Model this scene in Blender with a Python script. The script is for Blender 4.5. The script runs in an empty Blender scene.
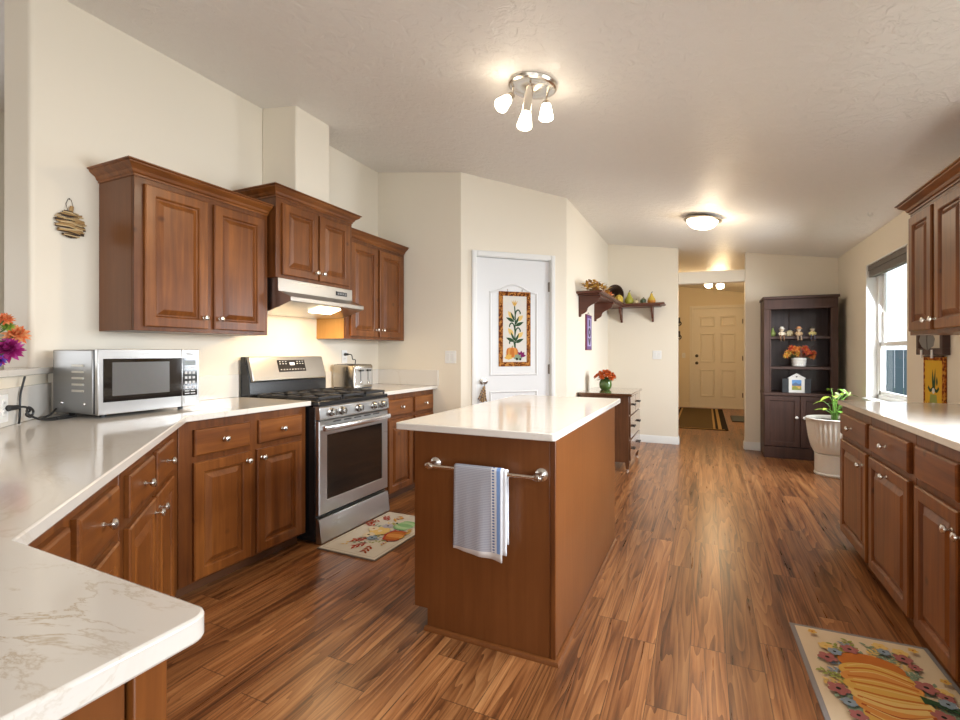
import bpy, bmesh, math, random
from mathutils import Vector, Matrix, Euler
random.seed(7)
PI = math.pi
R = math.radians
C = bpy.context.scene.collection
SC = bpy.context.scene

# ------------------------------------------------------------------ camera, world, lights, exposure
F_PX, YAW, HOR, CAM_H = 484.4, R(24.94), 352.7, 1.22
cam_d = bpy.data.cameras.new('camera')
cam = bpy.data.objects.new('camera', cam_d); C.objects.link(cam)
cam_d.sensor_width = 36.0; cam_d.lens = F_PX / 960 * 36.0
cam_d.shift_y = -(360 - HOR) / 960
cam_d.clip_start = 0.02; cam_d.clip_end = 200
cam.location = (0, 0, CAM_H); cam.rotation_euler = (PI / 2, 0, YAW)
SC.camera = cam

SC.view_settings.view_transform = 'Standard'
SC.view_settings.look = 'None'
SC.view_settings.gamma = 1.0
SC.view_settings.use_curve_mapping = False
SC.view_settings.exposure = 0.22

w = bpy.data.worlds.new('overcast_sky'); SC.world = w; w.use_nodes = True
bgn = w.node_tree.nodes['Background']
bgn.inputs[0].default_value = (0.86, 0.93, 1.0, 1); bgn.inputs[1].default_value = 1.6

def area(name, loc, direction, sx, sy, power, color, spread=180):
    d = bpy.data.lights.new(name, 'AREA'); d.shape = 'RECTANGLE'; d.size = sx; d.size_y = sy
    d.energy = power; d.color = color; d.spread = R(spread)
    o = bpy.data.objects.new(name, d); C.objects.link(o); o.location = loc
    o.rotation_euler = Vector(direction).to_track_quat('-Z', 'Y').to_euler()
    return o
DAY = (0.86, 0.93, 1.0)
# daylight entering through the room's openings (all stand in a window opening)
area('daylight_kitchen_window', (1.54, 5.33, 1.47), (-1, 0.12, -0.42), 0.98, 1.15, 62, DAY, 138)
area('daylight_sink_window', (1.54, 1.9, 1.56), (-1, 0.1, -0.55), 1.3, 0.9, 62, DAY, 120)
area('daylight_patio_door', (1.54, -1.9, 1.15), (-1, 0.35, -0.25), 2.3, 1.9, 54, DAY, 140)
area('daylight_living_window', (-0.4, -4.35, 1.35), (0, 1, -0.1), 3.4, 1.9, 20, (1.0, 0.93, 0.84), 150)
area('daylight_dining_window', (-5.85, 0.2, 1.4), (1, 0, -0.1), 2.9, 1.7, 14, (1.0, 0.95, 0.88), 150)

# ------------------------------------------------------------------ mesh helpers
class MB:
    def __init__(s): s.v = []; s.f = []; s.m = []
    def add(s, vs, fs, mat=0):
        o = len(s.v); s.v += [tuple(v) for v in vs]
        for f in fs: s.f.append([i + o for i in f]); s.m.append(mat)
        return s
    def box(s, x0, x1, y0, y1, z0, z1, mat=0):
        vs = [(x, y, z) for x in (x0, x1) for y in (y0, y1) for z in (z0, z1)]
        return s.add(vs, [(0, 1, 3, 2), (4, 6, 7, 5), (0, 4, 5, 1), (2, 3, 7, 6), (0, 2, 6, 4), (1, 5, 7, 3)], mat)
    def rings(s, rings, cap0=True, cap1=True, mat=0, closed=True):
        n = len(rings[0]); vs = [p for r in rings for p in r]; fs = []
        for i in range(len(rings) - 1):
            for j in range(n if closed else n - 1):
                k = (j + 1) % n
                fs.append((i * n + j, i * n + k, (i + 1) * n + k, (i + 1) * n + j))
        if cap0: fs.append(tuple(range(n))[::-1])
        if cap1: fs.append(tuple((len(rings) - 1) * n + j for j in range(n)))
        return s.add(vs, fs, mat)
    def lathe(s, prof, c=(0, 0, 0), axis=(0, 0, 1), seg=24, mat=0, cap0=True, cap1=True):
        q = Vector(axis).normalized().to_track_quat('Z', 'Y').to_matrix(); c = Vector(c)
        rr = []
        for r, z in prof:
            rr.append([c + q @ Vector((max(r, 1e-4) * math.cos(2 * PI * k / seg), max(r, 1e-4) * math.sin(2 * PI * k / seg), z)) for k in range(seg)])
        return s.rings(rr, cap0, cap1, mat)
    def cyl(s, p0, p1, r0, r1=None, seg=16, mat=0):
        p0 = Vector(p0); p1 = Vector(p1); r1 = r0 if r1 is None else r1
        return s.lathe([(r0, 0), (r1, (p1 - p0).length)], p0, p1 - p0, seg, mat)
    def tube(s, pts, r, seg=8, mat=0):
        pts = [Vector(p) for p in pts]; rr = []
        up = Vector((0.13, 0.21, 1)).normalized()
        for i, p in enumerate(pts):
            a = pts[max(i - 1, 0)]; b = pts[min(i + 1, len(pts) - 1)]
            t = (b - a).normalized()
            n = t.cross(up)
            if n.length < 1e-3: n = t.cross(Vector((1, 0, 0)))
            n.normalize(); bn = t.cross(n)
            ri = r[i] if isinstance(r, (list, tuple)) else r
            rr.append([p + n * ri * math.cos(2 * PI * k / seg) + bn * ri * math.sin(2 * PI * k / seg) for k in range(seg)])
        return s.rings(rr, True, True, mat)
    def sphere(s, c, r, sc=(1, 1, 1), seg=14, rg=9, mat=0, rot=None):
        c = Vector(c); rr = []
        for i in range(rg + 1):
            a = PI * i / rg; ring = []
            for k in range(seg):
                p = Vector((sc[0] * r * max(math.sin(a), 1e-3) * math.cos(2 * PI * k / seg), sc[1] * r * max(math.sin(a), 1e-3) * math.sin(2 * PI * k / seg), -sc[2] * r * math.cos(a)))
                if rot: p = rot @ p
                ring.append(c + p)
            rr.append(ring)
        return s.rings(rr, True, True, mat)
    def prism(s, poly, lo, hi, plane='xy', mat=0):
        def P(a, b, h): return {'xy': (a, b, h), 'xz': (a, h, b), 'yz': (h, a, b)}[plane]
        return s.rings([[P(a, b, lo) for a, b in poly], [P(a, b, hi) for a, b in poly]], True, True, mat)
    def blade(s, p0, d, up, L, W, bend=0.3, mat=0, n=4, fold=0.0):
        """a leaf or petal: pointed strip from p0 along d, bending towards -up"""
        d = Vector(d).normalized(); up = Vector(up); side = d.cross(up)
        if side.length < 1e-4: side = d.cross(Vector((1, 0.2, 0)))
        side.normalize(); up = side.cross(d).normalized(); p0 = Vector(p0)
        vs = []; fs = []
        for i in range(n + 1):
            t = i / n; wd = W * (math.sin(PI * (0.12 + 0.88 * t) ** 0.85) if i < n else 0.02)
            c = p0 + d * L * t - up * bend * L * t * t
            vs += [c - side * wd / 2 + up * fold * wd, c, c + side * wd / 2 + up * fold * wd]
        for i in range(n):
            for j in (0, 1):
                a = i * 3 + j; fs.append((a, a + 1, a + 4, a + 3))
        return s.add(vs, fs, mat)
    def build(s, name, mats, parent=None, bevel=0, smooth=True, seg=2, recalc=True, angle=32):
        me = bpy.data.meshes.new(name)
        me.from_pydata(s.v, [], s.f)
        mats = mats if isinstance(mats, (list, tuple)) else [mats]
        for m in mats: me.materials.append(m)
        me.polygons.foreach_set('material_index', s.m)
        if recalc:
            bm = bmesh.new(); bm.from_mesh(me)
            bmesh.ops.recalc_face_normals(bm, faces=bm.faces)
            bm.to_mesh(me); bm.free()
        if smooth:
            me.polygons.foreach_set('use_smooth', [True] * len(me.polygons))
            me.set_sharp_from_angle(angle=R(angle))
        me.update()
        o = bpy.data.objects.new(name, me); C.objects.link(o)
        if parent is not None: o.parent = parent
        if bevel:
            b = o.modifiers.new('edge', 'BEVEL'); b.width = bevel; b.segments = seg; b.limit_method = 'ANGLE'; b.angle_limit = R(40)
            b.harden_normals = False
        return o

def tag(o, label, cat=None, group=None, kind=None):
    o['label'] = label
    if cat: o['category'] = cat
    if group: o['group'] = group
    if kind: o['kind'] = kind
    return o
def thing(name, label, cat, loc=(0, 0, 0), rotz=0, group=None, rot=None):
    o = bpy.data.objects.new(name, None); C.objects.link(o); o.empty_display_size = 0.1
    o.location = loc; o.rotation_euler = rot if rot else (0, 0, rotz)
    return tag(o, label, cat, group)
def struct(o, label=None):
    o['kind'] = 'structure'
    if label: o['label'] = label
    return o
def rot_about(o, q): o.rotation_mode = 'QUATERNION'; o.rotation_quaternion = q

# ------------------------------------------------------------------ materials
def newmat(name):
    m = bpy.data.materials.new(name); m.use_nodes = True
    nt = m.node_tree; return m, nt, nt.nodes['Principled BSDF']
def nd(nt, t, **kw):
    n = nt.nodes.new(t)
    for k, v in kw.items(): setattr(n, k, v)
    return n
def ramp(nt, stops):
    r = nd(nt, 'ShaderNodeValToRGB'); e = r.color_ramp.elements
    while len(e) > 1: e.remove(e[-1])
    e[0].position = stops[0][0]; e[0].color = (*stops[0][1], 1)
    for p, c in stops[1:]:
        x = e.new(p); x.color = (*c, 1)
    return r
def math_n(nt, op, a=None, b=None):
    n = nd(nt, 'ShaderNodeMath', operation=op)
    for i, x in enumerate((a, b)):
        if x is None: continue
        if isinstance(x, (int, float)): n.inputs[i].default_value = x
        else: nt.links.new(x, n.inputs[i])
    return n.outputs[0]
_cols = {}
def col(name, rgb, rough=0.5, metal=0.0, spec=0.5, bump=0, bscale=60, coat=0):
    if name in _cols: return _cols[name]
    m, nt, b = newmat(name)
    b.inputs['Base Color'].default_value = (*rgb, 1); b.inputs['Roughness'].default_value = rough
    b.inputs['Metallic'].default_value = metal; b.inputs['Specular IOR Level'].default_value = spec
    b.inputs['Coat Weight'].default_value = coat; b.inputs['Coat Roughness'].default_value = 0.1
    tc = nd(nt, 'ShaderNodeTexCoord'); n = nd(nt, 'ShaderNodeTexNoise'); n.inputs['Scale'].default_value = bscale; n.inputs['Detail'].default_value = 4
    nt.links.new(tc.outputs['Object'], n.inputs['Vector'])
    mx = nd(nt, 'ShaderNodeMix', data_type='RGBA', blend_type='MULTIPLY'); mx.inputs[0].default_value = 0.12
    mx.inputs[6].default_value = (*rgb, 1); nt.links.new(n.outputs['Color'], mx.inputs[7])
    g = nd(nt, 'ShaderNodeHueSaturation'); g.inputs['Saturation'].default_value = 1.0; g.inputs['Value'].default_value = 1.06
    nt.links.new(mx.outputs[2], g.inputs['Color']); nt.links.new(g.outputs[0], b.inputs['Base Color'])
    if bump:
        bp = nd(nt, 'ShaderNodeBump'); bp.inputs['Strength'].default_value = bump; bp.inputs['Distance'].default_value = 0.002
        nt.links.new(n.outputs['Fac'], bp.inputs['Height']); nt.links.new(bp.outputs[0], b.inputs['Normal'])
    _cols[name] = m; return m
def emis(name, rgb, strength):
    m, nt, b = newmat(name)
    b.inputs['Base Color'].default_value = (0.9, 0.87, 0.8, 1); b.inputs['Emission Color'].default_value = (*rgb, 1); b.inputs['Emission Strength'].default_value = strength
    return m

def wood(name, c0, c1, c2, axis='z', rough=0.36, scale=1.0, coat=0.08, knots=True):
    m, nt, b = newmat(name); L = nt.links.new
    tc = nd(nt, 'ShaderNodeTexCoord'); oi = nd(nt, 'ShaderNodeObjectInfo')
    off = nd(nt, 'ShaderNodeVectorMath', operation='SCALE'); off.inputs[0].default_value = (13.1, 7.7, 5.3)
    L(oi.outputs['Random'], off.inputs[3])
    ad = nd(nt, 'ShaderNodeVectorMath', operation='ADD'); L(tc.outputs['Object'], ad.inputs[0]); L(off.outputs[0], ad.inputs[1])
    mp = nd(nt, 'ShaderNodeMapping'); s = [26 * scale] * 3; s['xyz'.index(axis)] = 1.5 * scale; mp.inputs['Scale'].default_value = s
    L(ad.outputs[0], mp.inputs['Vector'])
    n = nd(nt, 'ShaderNodeTexNoise'); n.inputs['Scale'].default_value = 1.0; n.inputs['Detail'].default_value = 6; n.inputs['Roughness'].default_value = 0.6; n.inputs['Distortion'].default_value = 0.6
    L(mp.outputs[0], n.inputs['Vector'])
    n2 = nd(nt, 'ShaderNodeTexNoise'); n2.inputs['Scale'].default_value = 3.2; n2.inputs['Detail'].default_value = 3
    L(ad.outputs[0], n2.inputs['Vector'])
    f = math_n(nt, 'ADD', math_n(nt, 'MULTIPLY', n.outputs['Fac'], 0.62), math_n(nt, 'MULTIPLY', n2.outputs['Fac'], 0.38))
    r = ramp(nt, [(0.30, c0), (0.50, c1), (0.70, c2)]); L(f, r.inputs[0])
    out = r.outputs[0]
    if knots:
        vo = nd(nt, 'ShaderNodeTexVoronoi'); vo.inputs['Scale'].default_value = 4.5
        L(ad.outputs[0], vo.inputs['Vector'])
        kr = ramp(nt, [(0.03, (0.35, 0.3, 0.3)), (0.10, (1, 1, 1))]); L(vo.outputs['Distance'], kr.inputs[0])
        mx = nd(nt, 'ShaderNodeMix', data_type='RGBA', blend_type='MULTIPLY'); mx.inputs[0].default_value = 0.8
        L(out, mx.inputs[6]); L(kr.outputs[0], mx.inputs[7]); out = mx.outputs[2]
    L(out, b.inputs['Base Color']); b.inputs['Roughness'].default_value = rough; b.inputs['Specular IOR Level'].default_value = 0.38
    b.inputs['Coat Weight'].default_value = coat; b.inputs['Coat Roughness'].default_value = 0.18
    bp = nd(nt, 'ShaderNodeBump'); bp.inputs['Strength'].default_value = 0.06; bp.inputs['Distance'].default_value = 0.002
    L(n.outputs['Fac'], bp.inputs['Height']); L(bp.outputs[0], b.inputs['Normal'])
    return m

CH0, CH1, CH2 = (0.085, 0.023, 0.005), (0.172, 0.053, 0.010), (0.285, 0.098, 0.020)
W_V = wood('cherry_vertical', CH0, CH1, CH2, 'z')
W_H = wood('cherry_horizontal', CH0, CH1, CH2, 'x')
W_FR = wood('cherry_frame', (0.062, 0.017, 0.004), (0.130, 0.039, 0.008), (0.215, 0.070, 0.015), 'z')
W_PANEL = wood('veneer_panel', (0.128, 0.040, 0.009), (0.155, 0.050, 0.012), (0.182, 0.062, 0.016), 'z', rough=0.34, scale=1.6, knots=False, coat=0.12)
W_SIDE = wood('maple_side', (0.45, 0.22, 0.05), (0.52, 0.27, 0.07), (0.58, 0.31, 0.09), 'z', rough=0.4, knots=False)
W_KICK = wood('kick_dark', (0.06, 0.022, 0.010), (0.11, 0.042, 0.017), (0.15, 0.06, 0.024), 'x', rough=0.5, knots=False)
W_ESP = wood('espresso', (0.038, 0.018, 0.013), (0.064, 0.030, 0.021), (0.088, 0.042, 0.029), 'z', rough=0.55, knots=False, coat=0.0)
W_ESPH = wood('espresso_flat', (0.040, 0.020, 0.014), (0.062, 0.030, 0.021), (0.085, 0.043, 0.030), 'x', rough=0.5, knots=False, coat=0.0)
W_ESPB = wood('espresso_back', (0.045, 0.026, 0.022), (0.075, 0.045, 0.039), (0.10, 0.062, 0.055), 'z', rough=0.32, knots=False, coat=0.4)
W_WAL = wood('walnut_chest', (0.075, 0.03, 0.014), (0.13, 0.056, 0.026), (0.19, 0.085, 0.04), 'z', rough=0.3, knots=False, coat=0.4)
W_SHELF = wood('shelf_brown', (0.07, 0.020, 0.010), (0.105, 0.032, 0.016), (0.14, 0.045, 0.023), 'x', rough=0.4, knots=False)

def paint(name, rgb, rough=0.55, bump=0.12, scale=90, spec=0.35):
    m, nt, b = newmat(name); L = nt.links.new
    tc = nd(nt, 'ShaderNodeTexCoord'); n = nd(nt, 'ShaderNodeTexNoise'); n.inputs['Scale'].default_value = scale; n.inputs['Detail'].default_value = 3
    L(tc.outputs['Object'], n.inputs['Vector'])
    b.inputs['Base Color'].default_value = (*rgb, 1); b.inputs['Roughness'].default_value = rough; b.inputs['Specular IOR Level'].default_value = spec
    bp = nd(nt, 'ShaderNodeBump'); bp.inputs['Strength'].default_value = bump; bp.inputs['Distance'].default_value = 0.003
    L(n.outputs['Fac'], bp.inputs['Height']); L(bp.outputs[0], b.inputs['Normal'])
    return m
WALL = paint('wall_cream', (0.775, 0.70, 0.575))
HALLW = paint('hall_cream', (0.78, 0.68, 0.50))
TRIM = paint('trim_white', (0.76, 0.75, 0.72), 0.35, 0.02)
DOORW = paint('door_white', (0.72, 0.715, 0.705), 0.4, 0.04, 40)

def ceiling_mat():
    m, nt, b = newmat('ceiling_knockdown'); L = nt.links.new
    tc = nd(nt, 'ShaderNodeTexCoord')
    n = nd(nt, 'ShaderNodeTexNoise'); n.inputs['Scale'].default_value = 15; n.inputs['Detail'].default_value = 5; n.inputs['Roughness'].default_value = 0.6; n.inputs['Distortion'].default_value = 0.8
    L(tc.outputs['Object'], n.inputs['Vector'])
    r = ramp(nt, [(0.42, (0, 0, 0)), (0.56, (1, 1, 1))]); L(n.outputs['Fac'], r.inputs[0])
    b.inputs['Base Color'].default_value = (0.84, 0.81, 0.765, 1); b.inputs['Roughness'].default_value = 0.46; b.inputs['Specular IOR Level'].default_value = 0.5
    bp = nd(nt, 'ShaderNodeBump'); bp.inputs['Strength'].default_value = 0.5; bp.inputs['Distance'].default_value = 0.005
    L(r.outputs[0], bp.inputs['Height']); L(bp.outputs[0], b.inputs['Normal'])
    return m
CEIL = ceiling_mat()

def floor_mat():
    m, nt, b = newmat('laminate_planks'); L = nt.links.new
    PW, PL = 0.132, 1.22
    tc = nd(nt, 'ShaderNodeTexCoord'); sp = nd(nt, 'ShaderNodeSeparateXYZ'); L(tc.outputs['Object'], sp.inputs[0])
    xs = math_n(nt, 'DIVIDE', math_n(nt, 'SUBTRACT', sp.outputs[0], 0.074), PW)
    xi = math_n(nt, 'FLOOR', xs); xf = math_n(nt, 'FRACT', xs)
    wn = nd(nt, 'ShaderNodeTexWhiteNoise', noise_dimensions='1D'); L(xi, wn.inputs['W'])
    ys = math_n(nt, 'ADD', math_n(nt, 'DIVIDE', sp.outputs[1], PL), math_n(nt, 'MULTIPLY', wn.outputs['Value'], 7.3))
    yi = math_n(nt, 'FLOOR', ys); yf = math_n(nt, 'FRACT', ys)
    cb = nd(nt, 'ShaderNodeCombineXYZ'); L(xi, cb.inputs[0]); L(yi, cb.inputs[1])
    w2 = nd(nt, 'ShaderNodeTexWhiteNoise', noise_dimensions='2D'); L(cb.outputs[0], w2.inputs['Vector'])
    off = nd(nt, 'ShaderNodeVectorMath', operation='SCALE'); off.inputs[3].default_value = 20; L(w2.outputs['Color'], off.inputs[0])
    ad = nd(nt, 'ShaderNodeVectorMath', operation='ADD'); L(tc.outputs['Object'], ad.inputs[0]); L(off.outputs[0], ad.inputs[1])
    # cathedral figure: contour lines of a stretched smooth noise
    mpA = nd(nt, 'ShaderNodeMapping'); mpA.inputs['Scale'].default_value = (10, 0.62, 1); L(ad.outputs[0], mpA.inputs['Vector'])
    nA = nd(nt, 'ShaderNodeTexNoise'); nA.inputs['Scale'].default_value = 1.0; nA.inputs['Detail'].default_value = 1.5; nA.inputs['Distortion'].default_value = 0.35; L(mpA.outputs[0], nA.inputs['Vector'])
    ln = math_n(nt, 'FRACT', math_n(nt, 'MULTIPLY', nA.outputs['Fac'], 13))
    mpB = nd(nt, 'ShaderNodeMapping'); mpB.inputs['Scale'].default_value = (55, 2.2, 1); L(ad.outputs[0], mpB.inputs['Vector'])
    nB = nd(nt, 'ShaderNodeTexNoise'); nB.inputs['Scale'].default_value = 1.0; nB.inputs['Detail'].default_value = 6; nB.inputs['Roughness'].default_value = 0.65; L(mpB.outputs[0], nB.inputs['Vector'])
    mpC = nd(nt, 'ShaderNodeMapping'); mpC.inputs['Scale'].default_value = (17, 0.55, 1); L(ad.outputs[0], mpC.inputs['Vector'])
    nC = nd(nt, 'ShaderNodeTexNoise'); nC.inputs['Scale'].default_value = 1.0; nC.inputs['Detail'].default_value = 3; nC.inputs['Distortion'].default_value = 0.5; L(mpC.outputs[0], nC.inputs['Vector'])
    f = math_n(nt, 'ADD', math_n(nt, 'ADD', math_n(nt, 'MULTIPLY', ln, 0.13), math_n(nt, 'MULTIPLY', nB.outputs['Fac'], 0.45)), math_n(nt, 'MULTIPLY', nC.outputs['Fac'], 0.46))
    r = ramp(nt, [(0.35, (0.048, 0.016, 0.006)), (0.45, (0.148, 0.051, 0.016)), (0.54, (0.260, 0.101, 0.033)), (0.67, (0.390, 0.180, 0.066))]); L(f, r.inputs[0])
    hs = nd(nt, 'ShaderNodeHueSaturation'); L(r.outputs[0], hs.inputs['Color'])
    L(math_n(nt, 'ADD', 0.78, math_n(nt, 'MULTIPLY', w2.outputs['Value'], 0.42)), hs.inputs['Value'])
    def edge(fr, wdt): 
        a = math_n(nt, 'LESS_THAN', fr, wdt); return a
    seam = math_n(nt, 'MAXIMUM', edge(xf, 0.022), edge(yf, 0.0028))
    mx = nd(nt, 'ShaderNodeMix', data_type='RGBA'); L(math_n(nt, 'MULTIPLY', seam, 0.75), mx.inputs[0]); L(hs.outputs[0], mx.inputs[6]); mx.inputs[7].default_value = (0.05, 0.022, 0.011, 1)
    L(mx.outputs[2], b.inputs['Base Color'])
    b.inputs['Roughness'].default_value = 0.27; b.inputs['Specular IOR Level'].default_value = 0.5
    L(math_n(nt, 'ADD', 0.22, math_n(nt, 'MULTIPLY', nB.outputs['Fac'], 0.16)), b.inputs['Roughness'])
    bp = nd(nt, 'ShaderNodeBump'); bp.inputs['Strength'].default_value = 0.12; bp.inputs['Distance'].default_value = 0.002
    L(math_n(nt, 'SUBTRACT', nB.outputs['Fac'], seam), bp.inputs['Height']); L(bp.outputs[0], b.inputs['Normal'])
    return m
FLOOR = floor_mat()

def quartz(name, base, warm):
    m, nt, b = newmat(name); L = nt.links.new
    tc = nd(nt, 'ShaderNodeTexCoord')
    n = nd(nt, 'ShaderNodeTexNoise'); n.inputs['Scale'].default_value = 1.15; n.inputs['Detail'].default_value = 7; n.inputs['Roughness'].default_value = 0.62; n.inputs['Distortion'].default_value = 1.1
    mp = nd(nt, 'ShaderNodeMapping'); mp.inputs['Rotation'].default_value = (0, 0, R(20)); mp.inputs['Scale'].default_value = (0.8, 1.7, 1); mp.inputs['Location'].default_value = (3.1, 1.7, 0)
    L(tc.outputs['Object'], mp.inputs['Vector']); L(mp.outputs[0], n.inputs['Vector'])
    v = math_n(nt, 'ABSOLUTE', math_n(nt, 'SUBTRACT', n.outputs['Fac'], 0.5))
    r = ramp(nt, [(0.0, (1, 1, 1)), (0.010, (0.45, 0.45, 0.45)), (0.022, (0, 0, 0))]); L(v, r.inputs[0])
    n2 = nd(nt, 'ShaderNodeTexNoise'); n2.inputs['Scale'].default_value = 2.0; n2.inputs['Detail'].default_value = 2; L(tc.outputs['Object'], n2.inputs['Vector'])
    g = ramp(nt, [(0.48, (0, 0, 0)), (0.68, (1, 1, 1))]); L(n2.outputs['Fac'], g.inputs[0])
    dv = nd(nt, 'ShaderNodeVectorMath', operation='DISTANCE'); L(tc.outputs['Object'], dv.inputs[0]); dv.inputs[1].default_value = (-0.70, 0.27, 0.91)
    near = ramp(nt, [(0.02, (1, 1, 1)), (0.24, (0, 0, 0))]); L(dv.outputs['Value'], near.inputs[0])
    n3 = nd(nt, 'ShaderNodeTexNoise'); n3.inputs['Scale'].default_value = 3.1; n3.inputs['Detail'].default_value = 8; n3.inputs['Roughness'].default_value = 0.66; n3.inputs['Distortion'].default_value = 0.7
    mp3 = nd(nt, 'ShaderNodeMapping'); mp3.inputs['Rotation'].default_value = (0, 0, R(-8)); mp3.inputs['Scale'].default_value = (0.7, 2.0, 1); L(tc.outputs['Object'], mp3.inputs['Vector']); L(mp3.outputs[0], n3.inputs['Vector'])
    v3 = ramp(nt, [(0.0, (1, 1, 1)), (0.008, (0.3, 0.3, 0.3)), (0.016, (0, 0, 0))]); L(math_n(nt, 'ABSOLUTE', math_n(nt, 'SUBTRACT', n3.outputs['Fac'], 0.5)), v3.inputs[0])
    fac = math_n(nt, 'MAXIMUM', math_n(nt, 'MULTIPLY', math_n(nt, 'MULTIPLY', r.outputs[0], g.outputs[0]), 0.28), math_n(nt, 'MULTIPLY', math_n(nt, 'MULTIPLY', v3.outputs[0], near.outputs[0]), 0.75))
    mx = nd(nt, 'ShaderNodeMix', data_type='RGBA'); L(fac, mx.inputs[0]); mx.inputs[6].default_value = (*base, 1); mx.inputs[7].default_value = (*warm, 1)
    L(mx.outputs[2], b.inputs['Base Color']); b.inputs['Roughness'].default_value = 0.10; b.inputs['Specular IOR Level'].default_value = 0.5
    return m
QUARTZ = quartz('white_quartz', (0.70, 0.655, 0.59), (0.42, 0.30, 0.16))

def brushed(name, rgb, rough, axis='x', strength=0.06):
    m, nt, b = newmat(name); L = nt.links.new
    tc = nd(nt, 'ShaderNodeTexCoord'); mp = nd(nt, 'ShaderNodeMapping'); s = [260] * 3; s['xyz'.index(axis)] = 2; mp.inputs['Scale'].default_value = s
    L(tc.outputs['Object'], mp.inputs['Vector']); n = nd(nt, 'ShaderNodeTexNoise'); n.inputs['Scale'].default_value = 1; n.inputs['Detail'].default_value = 3; L(mp.outputs[0], n.inputs['Vector'])
    b.inputs['Base Color'].default_value = (*rgb, 1); b.inputs['Metallic'].default_value = 1.0
    L(math_n(nt, 'ADD', rough - 0.06, math_n(nt, 'MULTIPLY', n.outputs['Fac'], 0.12)), b.inputs['Roughness'])
    bp = nd(nt, 'ShaderNodeBump'); bp.inputs['Strength'].default_value = strength; bp.inputs['Distance'].default_value = 0.001
    L(n.outputs['Fac'], bp.inputs['Height']); L(bp.outputs[0], b.inputs['Normal'])
    return m
STEEL = brushed('stainless', (0.54, 0.53, 0.515), 0.30, 'x')
STEELD = brushed('grey_steel', (0.40, 0.40, 0.40), 0.36, 'y')
NICKEL = col('brushed_nickel', (0.72, 0.68, 0.62), 0.25, 1.0)
CHROME = col('chrome', (0.8, 0.8, 0.8), 0.12, 1.0)
BRONZE = col('dark_bronze', (0.10, 0.08, 0.06), 0.35, 0.9)
BLACK = col('black_enamel', (0.012, 0.012, 0.013), 0.25)
IRON = col('cast_iron', (0.022, 0.022, 0.024), 0.45, 0, 0.5)
BLKPL = col('black_plastic', (0.015, 0.015, 0.016), 0.4)
GLASSB = col('black_glass', (0.012, 0.010, 0.009), 0.06, 0, 0.8)
WHITEP = col('white_plastic', (0.80, 0.79, 0.76), 0.4)
CERAM = col('white_ceramic', (0.78, 0.76, 0.71), 0.18)
GREYM = col('screen_grey', (0.16, 0.15, 0.14), 0.25)
def glass_mat():
    m, nt, b = newmat('window_glass'); L = nt.links.new
    out = nt.nodes['Material Output']; tr = nd(nt, 'ShaderNodeBsdfTransparent'); gl = nd(nt, 'ShaderNodeBsdfGlossy'); gl.inputs['Roughness'].default_value = 0.02
    mx = nd(nt, 'ShaderNodeMixShader'); mx.inputs[0].default_value = 0.05; L(tr.outputs[0], mx.inputs[1]); L(gl.outputs[0], mx.inputs[2]); L(mx.outputs[0], out.inputs[0])
    return m
GLASS = glass_mat()

# ------------------------------------------------------------------ room shell
XL, XR, YE, YB = -2.95, 1.42, 3.94, 6.95      # left wall, right wall, kitchen end wall, back wall
XP = -1.243                                    # pantry side wall
def zc(x): return 3.012 - 0.155 * (x - XL)     # the sloped ceiling
DA, DB = Vector((-2.025, YE)), Vector((XP, 4.70))   # diagonal pantry wall
HX0, HX1, HY1 = -0.329, 0.455, 11.85
DN = Vector((0.671141, 0.741330)); DT = Vector((-0.739229, 0.673455))
DT = Vector((-DN.y, DN.x))                     # along the diagonal counter, away from the peninsula
P_I = Vector((-1.03, 0.40))                    # counter inner corner by the peninsula
DIAG_A = R(90) + math.atan2(DN.y, DN.x)

struct(MB().box(-6.1, 1.7, -4.6, 12.6, -0.1, 0.0).build('floor', FLOOR, smooth=False), 'brown wood-look laminate plank floor')
def sheet(mb, x0, x1, y0, y1, ty=0):
    zz = lambda x, y: zc(x) + max(0, y - 7.1) * ty
    vs = [(x, y, zz(x, y)) for y in (y0, y1) for x in (x0, x1)] + [(x, y, zz(x, y) + 0.12) for y in (y0, y1) for x in (x0, x1)]
    mb.add(vs, [(0, 1, 3, 2), (4, 6, 7, 5), (0, 4, 5, 1), (2, 3, 7, 6), (0, 2, 6, 4), (1, 5, 7, 3)])
m_ = MB(); sheet(m_, -6.1, 1.7, -4.6, 7.1); sheet(m_, -2.0, 1.7, 7.1, 12.1, 0.016)
struct(m_.build('ceiling', CEIL, smooth=False), 'white sloped ceiling with knockdown texture')

def wall_prism(mb, a, b, t, z0=0.0, ztop=None, side=1, zb=None):
    """vertical slab from a to b (2D), thickness t on the left of a->b (side=1) or right, top following the ceiling"""
    a = Vector(a); b = Vector(b); d = (b - a).normalized(); n = Vector((-d.y, d.x)) * side * t
    pts = [a, b, b + n, a + n]
    bot = [(p.x, p.y, z0) for p in pts]
    top = [(p.x, p.y, (zc(p.x) + (0.03 if p.y < 7.3 else 0.10)) if ztop is None else ztop) for p in pts]
    mb.rings([bot, top])
    return mb
# left wall with its thick, round-cornered free end beside the pass-through
m_ = MB(); wall_prism(m_, (XL, 1.20), (XL, YE + 0.1), 0.262)
wl = struct(m_.build('wall_left', WALL, bevel=0.02, seg=3), 'cream kitchen wall behind the range')
struct(wall_prism(MB(), (XL - 0.1, YE), (DA.x, YE), 0.10).build('wall_end', WALL, smooth=False), 'cream wall at the end of the range run')
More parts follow.
